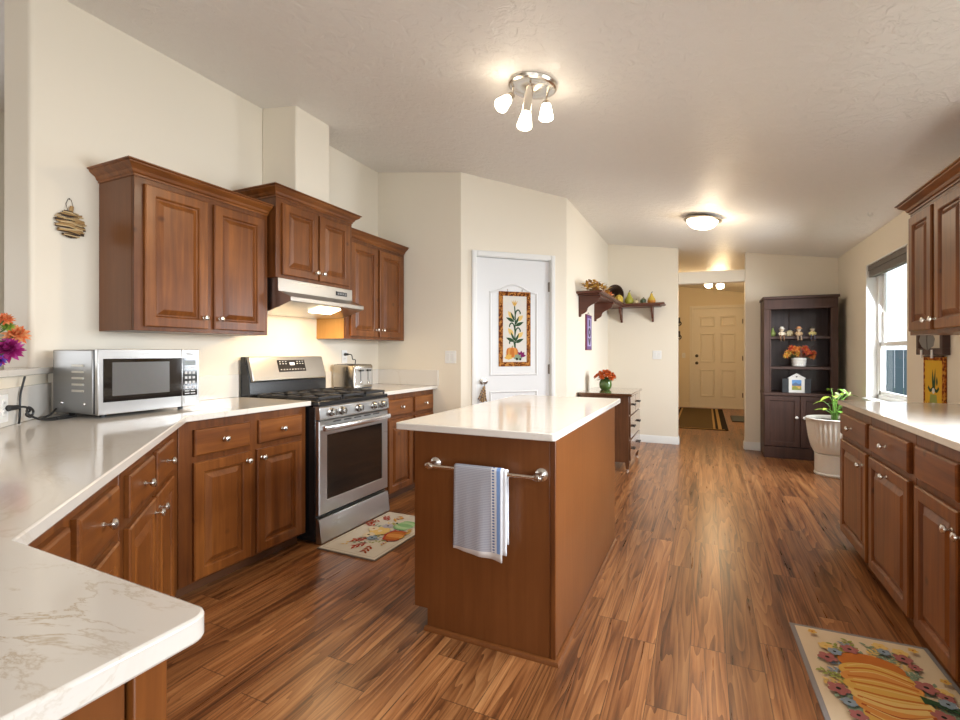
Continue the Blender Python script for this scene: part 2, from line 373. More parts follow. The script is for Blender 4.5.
# chase above the hood
m_ = MB(); m_.rings([[(x, y, 2.335) for x, y in ((XL, 2.55), (-2.616, 2.55), (-2.616, 2.89), (XL, 2.89))], [(x, y, zc(x) + 0.02) for x, y in ((XL, 2.55), (-2.616, 2.55), (-2.616, 2.89), (XL, 2.89))]])
struct(m_.build('wall_chase', WALL, bevel=0.012, seg=3), 'boxed vent chase above the hood cabinet')
# diagonal pantry wall with its door opening
dd = (DB - DA); LD = dd.length; dt = dd / LD; dn = Vector((dt.y, -dt.x))
S0, S1, ZD = 0.146, 0.914, 2.122
m_ = MB()
q = lambda s_: DA + dt * s_
wall_prism(m_, q(0), q(S0), 0.11); wall_prism(m_, q(S1), q(LD), 0.11)
wall_prism(m_, q(S0), q(S1), 0.11, z0=ZD)
struct(m_.build('wall_pantry', WALL, smooth=False), 'cream angled wall around the pantry door')
struct(wall_prism(MB(), (XP, DB.y), (XP, YB + 0.1), 0.11).build('wall_pantry_side', WALL, smooth=False), 'pale wall beside the chest of drawers')
# dark pantry interior shell
m_ = MB(); wall_prism(m_, (XL, 5.6), (XP - 0.1, 5.6), 0.06); wall_prism(m_, (XL, YE + 0.1), (XL, 5.6), 0.06)
struct(m_.build('wall_pantry_inner', WALL, smooth=False))
# back wall with hall opening, header and transom gap
m_ = MB()
wall_prism(m_, (XP - 0.11, YB), (HX0, YB), 0.13)
wall_prism(m_, (HX1, YB), (XR + 0.15, YB), 0.13)
vs = [(HX0, YB, 2.130), (HX1, YB, 2.122), (HX1, YB + 0.13, 2.122), (HX0, YB + 0.13, 2.130)]
m_.rings([vs, [(x, y, 2.288 if x < 0 else 2.272) for x, y, z in vs]])
struct(m_.build('wall_back', WALL, bevel=0.008, seg=3), 'pale back wall with the hall opening')
# right wall with window hole
WY0, WY1, WZ0, WZ1 = 4.80, 5.865, 0.78, 2.07
SY0, SY1 = 1.2, 2.6
m_ = MB()
wall_prism(m_, (XR, -4.5), (XR, -3.1), 0.15, side=-1); wall_prism(m_, (XR, -0.7), (XR, SY0), 0.15, side=-1); wall_prism(m_, (XR, -3.1), (XR, -0.7), 0.15, z0=2.15, side=-1); wall_prism(m_, (XR, SY1), (XR, WY0), 0.15, side=-1)
wall_prism(m_, (XR, SY0), (XR, SY1), 0.15, side=-1, ztop=1.06); wall_prism(m_, (XR, SY0), (XR, SY1), 0.15, z0=2.05, side=-1); wall_prism(m_, (XR, WY1), (XR, YB), 0.15, side=-1)
wall_prism(m_, (XR, WY0), (XR, WY1), 0.15, side=-1, ztop=WZ0); wall_prism(m_, (XR, WY0), (XR, WY1), 0.15, z0=WZ1, side=-1)
struct(m_.build('wall_right', WALL, smooth=False), 'cream exterior wall on the right with the window')
# angled half wall carrying the pass-through ledge
hw0 = Vector((-2.965, 1.286)); hw1 = hw0 - DT * 2.4
m_ = MB(); wall_prism(m_, hw1, hw0, 0.14, ztop=1.118)
struct(m_.build('wall_passthrough', WALL, smooth=False), 'cream angled half wall under the ledge')
# outer shell behind the camera (open-plan living and dining side with large windows)
m_ = MB()
wall_prism(m_, (-6.0, -4.4), (-2.2, -4.4), 0.1, side=-1); wall_prism(m_, (2.55 - 1.2, -4.4), (1.6, -4.4), 0.1, side=-1)
wall_prism(m_, (-2.2, -4.4), (1.35, -4.4), 0.1, side=-1, ztop=0.3); wall_prism(m_, (-2.2, -4.4), (1.35, -4.4), 0.1, z0=2.3, side=-1)
struct(m_.build('wall_rear', WALL, smooth=False))
m_ = MB()
wall_prism(m_, (-6.0, -4.5), (-6.0, -1.3), 0.1); wall_prism(m_, (-6.0, 1.7), (-6.0, 4.1), 0.1)
wall_prism(m_, (-6.0, -1.3), (-6.0, 1.7), 0.1, ztop=0.5); wall_prism(m_, (-6.0, -1.3), (-6.0, 1.7), 0.1, z0=2.3)
wall_prism(m_, (-6.0, 4.0), (XL - 0.26, 4.0), 0.1)
struct(m_.build('wall_dining', WALL, smooth=False))
# hall
m_ = MB(); wall_prism(m_, (-0.80, YB + 0.13), (-0.80, HY1), 0.1); struct(m_.build('wall_hall_left', HALLW, smooth=False))
m_ = MB(); wall_prism(m_, (1.15, YB + 0.13), (1.15, HY1), 0.1, side=-1); struct(m_.build('wall_hall_right', HALLW, smooth=False))
m_ = MB(); wall_prism(m_, (-0.9, HY1), (-0.262, HY1), 0.1); wall_prism(m_, (0.752, HY1), (1.25, HY1), 0.1); wall_prism(m_, (-0.262, HY1), (0.752, HY1), 0.1, z0=2.205)
struct(m_.build('wall_hall_end', HALLW, smooth=False), 'cream wall at the end of the hall around the entry door')

def baseboard(name, a, b, h=0.10, t=0.014, side=-1, mat=None, label=None):
    a = Vector(a); b = Vector(b); d = (b - a).normalized(); n = Vector((-d.y, d.x)) * side
    prof = [(0, 0), (t, 0), (t, h * 0.78), (t * 0.45, h * 0.93), (t * 0.3, h), (0, h)]
    m = MB(); m.rings([[(p.x + n.x * o, p.y + n.y * o, z) for o, z in prof] for p in (a, b)])
    return struct(m.build(name, mat or TRIM), label)
baseboard('baseboard_pantry_side', (XP, DB.y), (XP, YB))
baseboard('baseboard_back_left', (XP + 0.02, YB), (HX0, YB))
baseboard('baseboard_back_right', (HX1, YB), (XR - 0.02, YB))
baseboard('baseboard_right', (XR, YB), (XR, 3.9))
baseboard('baseboard_jamb_right', (HX1, YB), (HX1, YB + 0.13), side=1)
baseboard('baseboard_jamb_left', (HX0, YB), (HX0, YB + 0.13), side=-1)
baseboard('baseboard_hall_end', (-0.80, HY1), (-0.30, HY1), mat=HALLW)
baseboard('baseboard_end', (-2.29, YE), (DA.x, YE))

# ------------------------------------------------------------------ window
def window():
    w_ = bpy.data.objects.new('window_1', None); C.objects.link(w_); w_.location = (XR, 0, 0); struct(w_, 'white double-hung window in a deep white reveal')
    m = MB(); e = 0.03       # reveal lining
    for a in ((0.0, 0.15, WY0, WY0 + 0.012, WZ0, WZ1), (0.0, 0.15, WY1 - 0.012, WY1, WZ0, WZ1), (0.0, 0.15, WY0, WY1, WZ1 - 0.012, WZ1)): m.box(*a)
    m.build('window_reveal', TRIM, w_, smooth=False)
    MB().box(-0.03, 0.15, WY0 - 0.02, WY1 + 0.02, WZ0 - 0.025, WZ0 + 0.002).build('window_sill', TRIM, w_, bevel=0.004)
    y0, y1, z0, z1 = WY0 + 0.012, WY1 - 0.012, WZ0 + 0.002, WZ1 - 0.012; zm = 1.30
    m = MB(); f = 0.04
    m.box(0.085, 0.135, y0, y0 + f, z0, z1); m.box(0.085, 0.135, y1 - f, y1, z0, z1); m.box(0.085, 0.135, y0, y1, z1 - f, z1); m.box(0.085, 0.135, y0, y1, z0, z0 + f)
    m.build('window_frame', WHITEP, w_, bevel=0.003)
    for nm, za, zb, x in (('upper_sash', zm - 0.02, z1 - f, 0.115), ('lower_sash', z0 + f, zm + 0.02, 0.09)):
        m = MB(); s = 0.038; ya, yb = y0 + f, y1 - f
        m.box(x, x + 0.022, ya, ya + s, za, zb); m.box(x, x + 0.022, yb - s, yb, za, zb); m.box(x, x + 0.022, ya, yb, zb - s, zb); m.box(x, x + 0.022, ya, yb, za, za + s)
        so = m.build(nm, WHITEP, w_, bevel=0.003)
        MB().box(x + 0.009, x + 0.013, ya + s, yb - s, za + s, zb - s).build('pane', GLASS, so, smooth=False)
window()
w2_ = bpy.data.objects.new('window_2', None); C.objects.link(w2_); w2_.location = (XR, 0, 0); struct(w2_, 'white-framed window over the right-hand worktop')
m_ = MB()
for a in ((0.06, 0.11, SY0, SY0 + 0.05, 1.06, 2.05), (0.06, 0.11, SY1 - 0.05, SY1, 1.06, 2.05), (0.06, 0.11, SY0 + 0.05, SY1 - 0.05, 1.06, 1.11), (0.06, 0.11, SY0 + 0.05, SY1 - 0.05, 2.0, 2.05), (0.06, 0.11, 1.88, 1.92, 1.11, 2.0)): m_.box(*a)
m_.build('window_frame', WHITEP, w2_, bevel=0.003)
MB().box(-0.025, 0.15, SY0 - 0.02, SY1 + 0.02, 1.035, 1.059).build('window_sill', TRIM, w2_, bevel=0.004)
d3_ = bpy.data.objects.new('door_3', None); C.objects.link(d3_); d3_.location = (XR, 0, 0); struct(d3_, 'white-framed sliding patio door behind the viewpoint')
m_ = MB()
for a in ((0.06, 0.11, -3.1, -3.03, 0, 2.15), (0.06, 0.11, -0.77, -0.7, 0, 2.15), (0.06, 0.11, -1.94, -1.86, 0.03, 2.08), (0.06, 0.11, -3.03, -0.77, 2.08, 2.15), (0.06, 0.11, -3.03, -0.77, 0, 0.03)): m_.box(*a)
m_.build('door_frame', WHITEP, d3_, bevel=0.003)
b_ = thing('window_shade', 'dark brown cellular shade gathered at the top of the window', 'window shade', (XR, 0, 0))
m_ = MB(); m_.box(0.012, 0.078, WY0 + 0.016, WY1 - 0.016, WZ1 - 0.062, WZ1 - 0.013); m_.build('headrail', col('shade_brown', (0.13, 0.11, 0.095), 0.6), b_, bevel=0.004)
m_ = MB()
for k in range(5): m_.box(0.018, 0.072, WY0 + 0.018, WY1 - 0.018, WZ1 - 0.062 - 0.012 * (k + 1), WZ1 - 0.0635 - 0.012 * k)
m_.build('pleated_fabric', col('shade_fabric', (0.20, 0.18, 0.16), 0.8), b_, bevel=0.003)
# outside
struct(MB().box(1.75, 40, -10, 30, -0.6, -0.5).build('lawn', col('lawn_green', (0.10, 0.17, 0.05), 0.9, bscale=3)), 'green lawn outside the window')
def tree(x, y, h, r, label):
    t = thing('evergreen_tree', label, 'tree', (x, y, -0.5))
    MB().cyl((0, 0, 0), (0, 0, h * 0.5), 0.14, 0.08).build('trunk', W_KICK, t)
    m = MB(); rnd = random.Random(int(x * 7 + y))
    for k in range(420):
        z = h * (0.12 + 0.88 * rnd.random() ** 1.3); rr = r * (1 - z / h * 0.92); a = rnd.random() * 6.283
        p = Vector((math.cos(a) * rr * rnd.uniform(0.2, 1), math.sin(a) * rr * rnd.uniform(0.2, 1), z))
        m.blade(p, (math.cos(a), math.sin(a), -0.25), (0, 0, 1), 0.55, 0.30, 0.25)
    m.build('foliage', col('evergreen', (0.035, 0.075, 0.05), 0.8), t, recalc=False)
tree(6.9, 19.5, 2.9, 1.1, 'dark evergreen tree outside, seen at the far edge of the lower pane')
tree(5.2, 22.5, 2.3, 0.9, 'smaller dark evergreen tree outside, behind the nearer one')
f_ = thing('board_fence', 'weathered blue-grey board fence outside the window', 'fence', (0, 13.2, -0.5))
m_ = MB()
for k in range(40): m_.box(1.9 + k * 0.15, 2.04 + k * 0.15, 0, 0.02, 0.02, 1.78)
m_.build('board_panel', col('fence_blue', (0.11, 0.16, 0.20), 0.8), f_)
for x in (1.9, 4.0, 6.1):
    MB().box(x, x + 0.09, 0.02, 0.11, 0, 1.82).build('post', col('fence_post', (0.09, 0.11, 0.13), 0.8), f_)

# ------------------------------------------------------------------ doors
def panel_frame(mb, x0, x1, z0, z1, y, depth=0.012, wid=0.022, arch=0.0, mat=0):
    """moulded panel outline standing on a door face (front towards -y); arch lifts the top edge in an ogee"""
    n = 14
    def top(i, ins):
        t = i / n; x = x0 + ins + (x1 - x0 - 2 * ins) * t
        return x, z1 - ins + arch * (0.5 - 0.5 * math.cos(2 * PI * t)) 
    def loop(ins, yy):
        pts = [(x0 + ins, yy, z0 + ins), (x1 - ins, yy, z0 + ins)]
        for i in range(n, -1, -1):
            x, z = top(i, ins); pts.append((x, yy, z))
        return pts
    mb.rings([loop(0, y), loop(wid * 0.25, y - depth * 0.4), loop(wid * 0.5, y - depth), loop(wid * 0.8, y - depth * 0.5), loop(wid, y - 0.0003)], False, False, mat)
def door_slab(mb, w, h, t): mb.box(0, w, 0, t, 0, h)
HW = dd.angle if False else 0
def pantry_door():
    a = math.atan2(dt.y, dt.x)
    o = bpy.data.objects.new('door_1', None); C.objects.link(o); o.location = (DA.x + dt.x * S0, DA.y + dt.y * S0, 0); o.rotation_euler = (0, 0, a)
    struct(o, 'white two-panel pantry door with an arched upper panel')
    W = S1 - S0
    m = MB(); m.box(0.012, W - 0.012, 0.012, 0.047, 0.012, ZD - 0.014)
    panel_frame(m, 0.135, W - 0.135, 1.00, 1.80, 0.012, arch=0.075, depth=0.009); panel_frame(m, 0.135, W - 0.135, 0.20, 0.86, 0.012, depth=0.009)
    slab = m.build('door_panel', DOORW, o)
    m = MB(); cw = 0.044
    for x0, x1, z0, z1 in ((-cw, 0.004, 0, ZD + cw), (W - 0.004, W + cw, 0, ZD + cw), (0.004, W - 0.004, ZD - 0.004, ZD + cw)):
        m.box(x0, x1, -0.016, -0.0005, z0, z1); m.box(x0 + 0.008, x1 - 0.008, -0.021, -0.016, z0, z1 - 0.008)
    m.box(0, 0.010, -0.001, 0.109, 0, ZD); m.box(W - 0.010, W, -0.001, 0.109, 0, ZD); m.box(0, W, -0.001, 0.109, ZD - 0.010, ZD)
    m.build('door_casing', TRIM, o, bevel=0.003)
    m = MB(); m.lathe([(0.030, 0), (0.030, 0.006), (0.012, 0.010), (0.011, 0.032), (0.024, 0.040), (0.029, 0.052), (0.024, 0.064), (0.001, 0.068)], (0.072, 0.012, 0.955), (0, -1, 0), 24)
    m.build('door_knob', NICKEL, slab)
    for z in (0.25, 1.06, 1.86):
        m = MB(); m.box(W - 0.022, W - 0.004, 0.004, 0.012, z - 0.045, z + 0.045); m.cyl((W - 0.012, 0.003, z - 0.047), (W - 0.012, 0.003, z + 0.047), 0.006, seg=10)
        m.build('hinge', col('hinge_bronze', (0.22, 0.18, 0.14), 0.4, 0.8), slab)
    return o, a
pd_, pd_a = pantry_door()

def entry_door():
    o = bpy.data.objects.new('door_2', None); C.objects.link(o); o.location = (-0.262, HY1, 0); struct(o, 'cream six-panel entry door at the end of the hall')
    W, H = 1.014, 2.205
    m = MB(); m.box(0.012, W - 0.012, 0.02, 0.065, 0.03, H - 0.012)
    xs = ((0.15, 0.455), (0.56, 0.865))
    for x0, x1 in xs:
        for z0, z1 in ((0.24, 0.86), (1.00, 1.66), (1.79, 2.03)): panel_frame(m, x0, x1, z0, z1, 0.02, depth=0.014, wid=0.05)
    s = m.build('door_panel', paint('entry_cream', (0.80, 0.74, 0.62), 0.4, 0.03), o)
    m = MB(); cw = 0.055
    for x0, x1, z0, z1 in ((-cw, 0.004, 0, H + cw), (W - 0.004, W + cw, 0, H + cw), (0.004, W - 0.004, H - 0.004, H + cw)): m.box(x0, x1, -0.016, -0.0005, z0, z1)
    m.box(0, 0.011, -0.0005, 0.1, 0, H); m.box(W - 0.011, W, -0.0005, 0.1, 0, H); m.box(0, W, -0.0005, 0.1, H - 0.011, H); m.box(0, W, -0.005, 0.1, 0, 0.028)
    m.build('door_casing', paint('hall_trim', (0.80, 0.74, 0.62), 0.4, 0.02), o, bevel=0.003)
    m = MB(); m.lathe([(0.034, 0), (0.034, 0.008), (0.013, 0.012), (0.013, 0.04), (0.030, 0.05), (0.030, 0.068), (0.002, 0.078)], (0.09, 0.02, 0.99), (0, -1, 0), 20); m.build('door_knob', BRONZE, s)
    m = MB(); m.lathe([(0.034, 0), (0.034, 0.014), (0.02, 0.02), (0.002, 0.021)], (0.09, 0.02, 1.15), (0, -1, 0), 20); m.build('deadbolt', BRONZE, s)
    for z in (0.3, 1.1, 1.9):
        MB().box(W - 0.03, W - 0.008, 0.008, 0.02, z - 0.05, z + 0.05).build('hinge', BRONZE, s)
entry_door()

# ------------------------------------------------------------------ cabinets
def rect(x0, x1, z0, z1, ins, y): return [(x0 + ins, y, z0 + ins), (x1 - ins, y, z0 + ins), (x1 - ins, y, z1 - ins), (x0 + ins, y, z1 - ins)]
def knob(parent, x, z, y=-0.020, name='knob'):
    m = MB(); m.lathe([(0.0085, 0), (0.0085, 0.002), (0.005, 0.005), (0.0045, 0.014), (0.011, 0.019), (0.0155, 0.024), (0.0145, 0.030), (0.008, 0.034), (0.0005, 0.035)], (x, y, z), (0, -1, 0), 16)
    return m.build(name, NICKEL, parent)
def door(parent, x0, x1, z0, z1, kx=None, kz=None, rail=0.056, mv=None):
    rings = [rect(x0, x1, z0, z1, 0, -0.001), rect(x0, x1, z0, z1, 0, -0.015), rect(x0, x1, z0, z1, 0.005, -0.020), rect(x0, x1, z0, z1, rail - 0.006, -0.020),
             rect(x0, x1, z0, z1, rail - 0.001, -0.017), rect(x0, x1, z0, z1, rail + 0.003, -0.0065), rect(x0, x1, z0, z1, rail + 0.010, -0.0055),
             rect(x0, x1, z0, z1, rail + 0.013, -0.0075), rect(x0, x1, z0, z1, rail + 0.034, -0.0165), rect(x0, x1, z0, z1, rail + 0.037, -0.0185)]
    m = MB(); m.rings(rings)
    d = m.build('door', mv or W_V, parent, angle=20)
    if kx is not None: knob(d, kx, kz)
    return d
def drawer(parent, x0, x1, z0, z1, kn=True):
    m = MB(); m.rings([rect(x0, x1, z0, z1, 0, -0.001), rect(x0, x1, z0, z1, 0, -0.013), rect(x0, x1, z0, z1, 0.003, -0.017), rect(x0, x1, z0, z1, 0.008, -0.020)])
    d = m.build('drawer', W_H, parent, angle=20)
    if kn: knob(d, (x0 + x1) / 2, (z0 + z1) / 2)
    return d
CTOP, CBOT, EPS = 0.914, 0.884, 0.0007
DZ0, DZ1, OZ0, OZ1 = 0.703, 0.836, 0.085, 0.672
def base_cab(label, loc, rz, x0, x1, D, drawers, doors, kick=0.07, kz=0.085, side_poly=None, group=None):
    t = thing('base_cabinet', label, 'cabinet', loc, rz, group)
    m = MB()
    if side_poly: m.prism(side_poly, kz - 0.012, CBOT - 0.001)
    else: m.box(x0, x1, 0, D, kz - 0.012, CBOT - 0.001)
    m.build('carcass', W_FR, t, bevel=0.002)
    m = MB(); m.box(x0 + 0.003, x1 - 0.003, kick, D - 0.02, 0, kz - 0.012); m.build('toe_kick', W_KICK, t)
    for a in drawers: drawer(t, a[0], a[1], DZ0, DZ1, *(a[2:]))
    for a in doors: door(t, a[0], a[1], OZ0, OZ1, *(a[2:]))
    return t
KZ = 0.625
# run left of the range: local x = world Y - 1.55
XF = -2.312
base_cab('two-door base cabinet with two drawers directly left of the range', (XF, 1.55, 0), PI / 2, -0.041, 0.782, 0.60,
         [(0.031, 0.356), (0.414, 0.739)], [(0.029, 0.361, 0.361 - 0.028, KZ), (0.402, 0.737, 0.402 + 0.028, KZ)])
# angled cabinets: local x along DT from a face point
fI = P_I - DN * 0.040
def diag_cab(label, s0, s1, drawers, doors, D=0.56):
    o = fI + DT * s0
    sh = lambda L_: [(a[0] - s0, a[1] - s0, *[(v - s0 if i == 0 and isinstance(v, float) else v) for i, v in enumerate(a[2:])]) for a in L_]
    return base_cab(label, (o.x, o.y, 0), DIAG_A, 0, s1 - s0 - 0.001, D, sh(drawers), sh(doors))
diag_cab('angled base cabinet with paired knobs below the microwave, beside the corner stile', 0.735, 1.690, [(0.79, 1.12), (1.175, 1.495)], [(0.78, 1.140, 1.112, 0.62), (1.160, 1.50, 1.188, 0.62)])
diag_cab('angled base cabinet partly hidden behind the peninsula worktop', -0.03, 0.733, [(0.02, 0.307), (0.358, 0.672)], [(0.02, 0.335, 0.305, KZ), (0.350, 0.675, 0.380, KZ)])
# peninsula cabinet: only its end panel shows
t = thing('peninsula_cabinet', 'peninsula base cabinet whose brown end panel shows under the nearest worktop corner', 'cabinet', (0, 0, 0))
MB().box(-1.02, -0.580, -0.30, 0.340, 0.073, CBOT - 0.001).build('carcass', W_FR, t)
MB().box(-0.579, -0.566, -0.30, 0.312, 0.0, CBOT - 0.001).build('end_panel', W_PANEL, t, bevel=0.002)
MB().box(-0.579, -0.558, 0.316, 0.352, 0.0, CBOT - 0.001).build('stile', W_V, t, bevel=0.002)
MB().box(-1.02, -0.600, -0.24, 0.28, 0, 0.072).build('toe_kick', W_KICK, t)
# right of the range
base_cab('base cabinet with two small drawers between the range and the end wall', (XF, 3.100, 0), PI / 2, 0, 0.830, 0.60,
         [(0.105, 0.455), (0.498, 0.806)], [(0.105, 0.455, 0.427, KZ), (0.498, 0.806, 0.526, KZ)])
# right-hand run: local x = Yfar - Y
XFR = 0.803
def rcab(label, y1, y0, drawers, doors):
    f = lambda L_: [(y1 - a[0], y1 - a[1], *[(y1 - v if i == 0 and isinstance(v, float) else v) for i, v in enumerate(a[2:])]) for a in L_]
    return base_cab(label, (XFR, y1, 0), -PI / 2, 0, y1 - y0 - 0.001, XR - XFR - 0.004, f(drawers), f(doors))
rcab('single-door base cabinet at the window end of the right-hand run', 3.825, 3.222, [(3.79, 3.248)], [(3.79, 3.248, 3.300, 0.60)])
rcab('base cabinet in the right-hand run whose single door has its knob at mid-width', 3.221, 2.613, [(3.190, 2.650)], [(3.195, 2.648, 2.905, 0.628)])
rcab('two-door base cabinet beside the floor mat with a knobless drawer front', 2.612, 1.77, [(2.577, 2.205, False), (2.175, 1.80, False)], [(2.58, 2.203, 2.231, 0.60), (2.177, 1.80, 2.149, 0.60)])

# upper cabinets
def crown(mb, W, D, z, dl=True, dr=True, h=0.068, o=0.058):
    prof = [(0.0, z), (0.006, z), (0.006, z + 0.010), (0.014, z + 0.016), (0.020, z + 0.030), (o - 0.018, z + h - 0.024), (o - 0.010, z + h - 0.016), (o - 0.010, z + h - 0.010), (o, z + h - 0.006), (o, z + h), (0.0, z + h)]
    L = lambda a: -a if dl else 0.0
    Rr = lambda a: W + a if dr else W
    rings = [[(L(a), D, zz), (L(a), -a, zz), (Rr(a), -a, zz), (Rr(a), D, zz)] for a, zz in prof]
    n = len(prof); vs = [p for r_ in rings for p in r_]; fs = []
    for i in range(n):
        k = (i + 1) % n
        for j in range(3): fs.append((i * 4 + j, i * 4 + j + 1, k * 4 + j + 1, k * 4 + j))
    fs.append(tuple(i * 4 for i in range(n))); fs.append(tuple(i * 4 + 3 for i in range(n))[::-1])
    mb.add(vs, fs)
    mb.box(L(o) + 0.002, Rr(o) - 0.002, -o + 0.004, D - 0.001, z + h - 0.006, z + h - 0.001)
def upper_cab(label, loc, rz, W, D, z0, z1, doors, dl=True, dr=True, side_mat=None):
    t = thing('wall_cabinet', label, 'cabinet', loc, rz)
    m = MB(); m.box(0, W, 0, D, z0, z1); m.build('carcass', W_FR, t, bevel=0.002)
    if side_mat:
        MB().box(-0.0015, -0.0003, 0.02, D - 0.002, z0 + 0.001, z1 - 0.002).build('side_panel', side_mat, t)
    m = MB(); crown(m, W, D, z1 - 0.004, dl, dr); m.build('crown_moulding', W_FR if False else W_H, t, angle=25)
    for a in doors: door(t, a[0], a[1], z0 + 0.022, z1 - 0.035, *a[2:])
    return t
UZ = 1.335
upper_cab('tall double-door wall cabinet above the microwave', (-2.64, 1.495, 0), PI / 2, 0.830, 0.308, UZ, 2.130,
          [(0.045, 0.395, 0.366, UZ + 0.085), (0.435, 0.792, 0.465, UZ + 0.085)], dr=False, side_mat=W_PANEL)
upper_cab('short raised double-door wall cabinet above the range hood', (-2.575, 2.335, 0), PI / 2, 0.758, 0.373, 1.722, 2.258,
          [(0.045, 0.370, 0.345, 1.722 + 0.075), (0.388, 0.715, 0.412, 1.722 + 0.075)])
upper_cab('double-door wall cabinet right of the hood beside the end wall', (-2.64, 3.098, 0), PI / 2, 0.836, 0.308, UZ, 2.165,
          [(0.048, 0.405, 0.377, UZ + 0.085), (0.435, 0.790, 0.463, UZ + 0.085)], dl=False, dr=False, side_mat=W_SIDE)
upper_cab('double-door wall cabinet high on the right-hand wall by the window', (1.105, 3.69, 0), -PI / 2, 0.76, XR - 1.105 - 0.002, 1.322, 2.045,
          [(0.035, 0.345, 0.318, 1.322 + 0.075), (0.385, 0.72, 0.412, 1.322 + 0.075)])

# ------------------------------------------------------------------ worktops
def arc(cx, cy, r, a0, a1, n=5): return [(cx + r * math.cos(a0 + (a1 - a0) * i / n), cy + r * math.sin(a0 + (a1 - a0) * i / n)) for i in range(n + 1)]
XC = -2.268
yJ = P_I.y + (P_I.x - XC) / DN.y * DN.x
hwf = lambda y: hw0.x + (hw0.y - y) / DT.y * (-DT.x) if False else hw0.x - (hw0.y - y) * DT.x / DT.y
poly = [(XL + 0.001, 2.338), (XC, 2.338), (XC, yJ), (P_I.x - 0.012, P_I.y + 0.011), (P_I.x + 0.004, P_I.y - 0.002)] + [(-0.60, 0.391)] + arc(-0.556, 0.366, 0.024, PI / 2, 0, 6) + [(-0.532, -0.35), (hwf(-0.35) + 0.004, -0.35), (hwf(1.27) + 0.003, 1.272), (XL + 0.001, 1.275)]
wt = tag(MB().prism(poly, CBOT, CTOP).build('worktop', QUARTZ, bevel=0.004), 'white quartz worktop wrapping from the range round to the peninsula, with faint tan veins', 'worktop')
m_ = MB(); m_.box(XL + 0.001, XL + 0.021, 1.305, 2.338, CTOP + 0.0005, 1.070); m_.build('backsplash', QUARTZ, wt, bevel=0.002)
m_ = MB(); n2 = Vector((DN.x, DN.y))
a = hw1 + DN * 0.001; b = hw0 + DN * 0.001 - DT * 0.02
m_.rings([[(p.x, p.y, CTOP + 0.0005) for p in (a, b, b + DN * 0.012, a + DN * 0.012)], [(p.x, p.y, 1.072) for p in (a, b, b + DN * 0.012, a + DN * 0.012)]])
m_.build('backsplash', QUARTZ, wt, bevel=0.002)
wt2 = tag(MB().box(XL + 0.001, XC, 3.095, YE - 0.001, CBOT, CTOP).build('worktop', QUARTZ, bevel=0.004), 'short white quartz worktop between the range and the end wall', 'worktop')
m_ = MB(); m_.box(XL + 0.001, XL + 0.021, 3.095, YE - 0.022, CTOP + 0.0005, 1.058); m_.box(XL + 0.001, XC + 0.012, YE - 0.021, YE - 0.001, CTOP + 0.0005, 1.058); m_.build('backsplash', QUARTZ, wt2, bevel=0.002)
tag(MB().box(0.780, XR - 0.001, 1.76, 3.84, CBOT, CTOP).build('worktop', QUARTZ, bevel=0.004), 'long white quartz worktop along the right-hand wall under the window', 'worktop')
# ledge
lg = MB(); a = hw1 + DN * 0.018; b = hw0 + DN * 0.018 + DT * 0.010
o_ = DN * -0.185
pts = [a, Vector((XL + 0.0005, a.y + (XL - a.x) * DT.y / DT.x)), ]
b1 = pts[1]; b2 = Vector((XL + 0.0005, 1.198)); c2 = a + o_; 
b3 = Vector((c2.x + (1.198 - c2.y) * DT.x / DT.y, 1.198))
lg.prism([(p.x, p.y) for p in (a, b1, b2, b3, c2)], 1.1185, 1.149)
tag(lg.build('serving_ledge', QUARTZ, bevel=0.003), 'white pass-through ledge on the angled half wall, under the flowers', 'ledge')

# ------------------------------------------------------------------ island
ISX0, ISX1, ISY0, ISY1 = -1.180, -0.532, 1.843, 3.215
isl = thing('kitchen_island', 'freestanding cherry kitchen island with a towel bar on its end panel', 'island', (ISX0, ISY1, 0), -PI / 2)
LW, LD_ = ISY1 - ISY0, ISX1 - ISX0
MB().box(0.0, LW - 0.014, 0.0, LD_ - 0.009, 0.09, CBOT - 0.001).build('carcass', W_FR, isl)
MB().box(0.02, LW - 0.02, 0.066, LD_ - 0.02, 0, 0.089).build('toe_kick', W_KICK, isl)
MB().prism([(0, 0.09), (0, CBOT - 0.001), (LD_ - 0.022, CBOT - 0.001), (LD_ - 0.022, 0.0), (0.066, 0), (0.066, 0.09)], LW - 0.013, LW, 'yz').build('end_panel', W_PANEL, isl, bevel=0.002)
MB().box(0.0, LW - 0.022, LD_ - 0.008, LD_, 0.0, CBOT - 0.001).build('side_panel', W_PANEL, isl, bevel=0.001)
MB().box(LW - 0.0215, LW + 0.002, LD_ - 0.0215, LD_ + 0.002, 0.0, CBOT - 0.001).build('corner_post', W_FR, isl, bevel=0.003)
m_ = MB(); pr = [(0, 0), (0.016, 0), (0.015, 0.008), (0.010, 0.015), (0.0, 0.018)]
m_.rings([[(LW + 0.002 + o, 0.058, z) for o, z in pr], [(LW + 0.002 + o, LD_ + 0.002 + o, z) for o, z in pr], [(0.0, LD_ + 0.002 + o, z) for o, z in pr]])
m_.build('shoe_moulding', W_PANEL, isl)
for k in range(2):
    a_ = 0.03 + k * 0.67
    drawer(isl, a_, a_ + 0.63, DZ0, DZ1); door(isl, a_, a_ + 0.31, OZ0 + 0.015, OZ1, a_ + 0.28, KZ); door(isl, a_ + 0.32, a_ + 0.63, OZ0 + 0.015, OZ1, a_ + 0.35, KZ)
bar = MB().cyl((LW + 0.060, 0.098, 0.738), (LW + 0.060, 0.610, 0.738), 0.0085, seg=14).build('towel_bar', col('bar_brass_nickel', (0.70, 0.60, 0.50), 0.25, 1.0), isl)
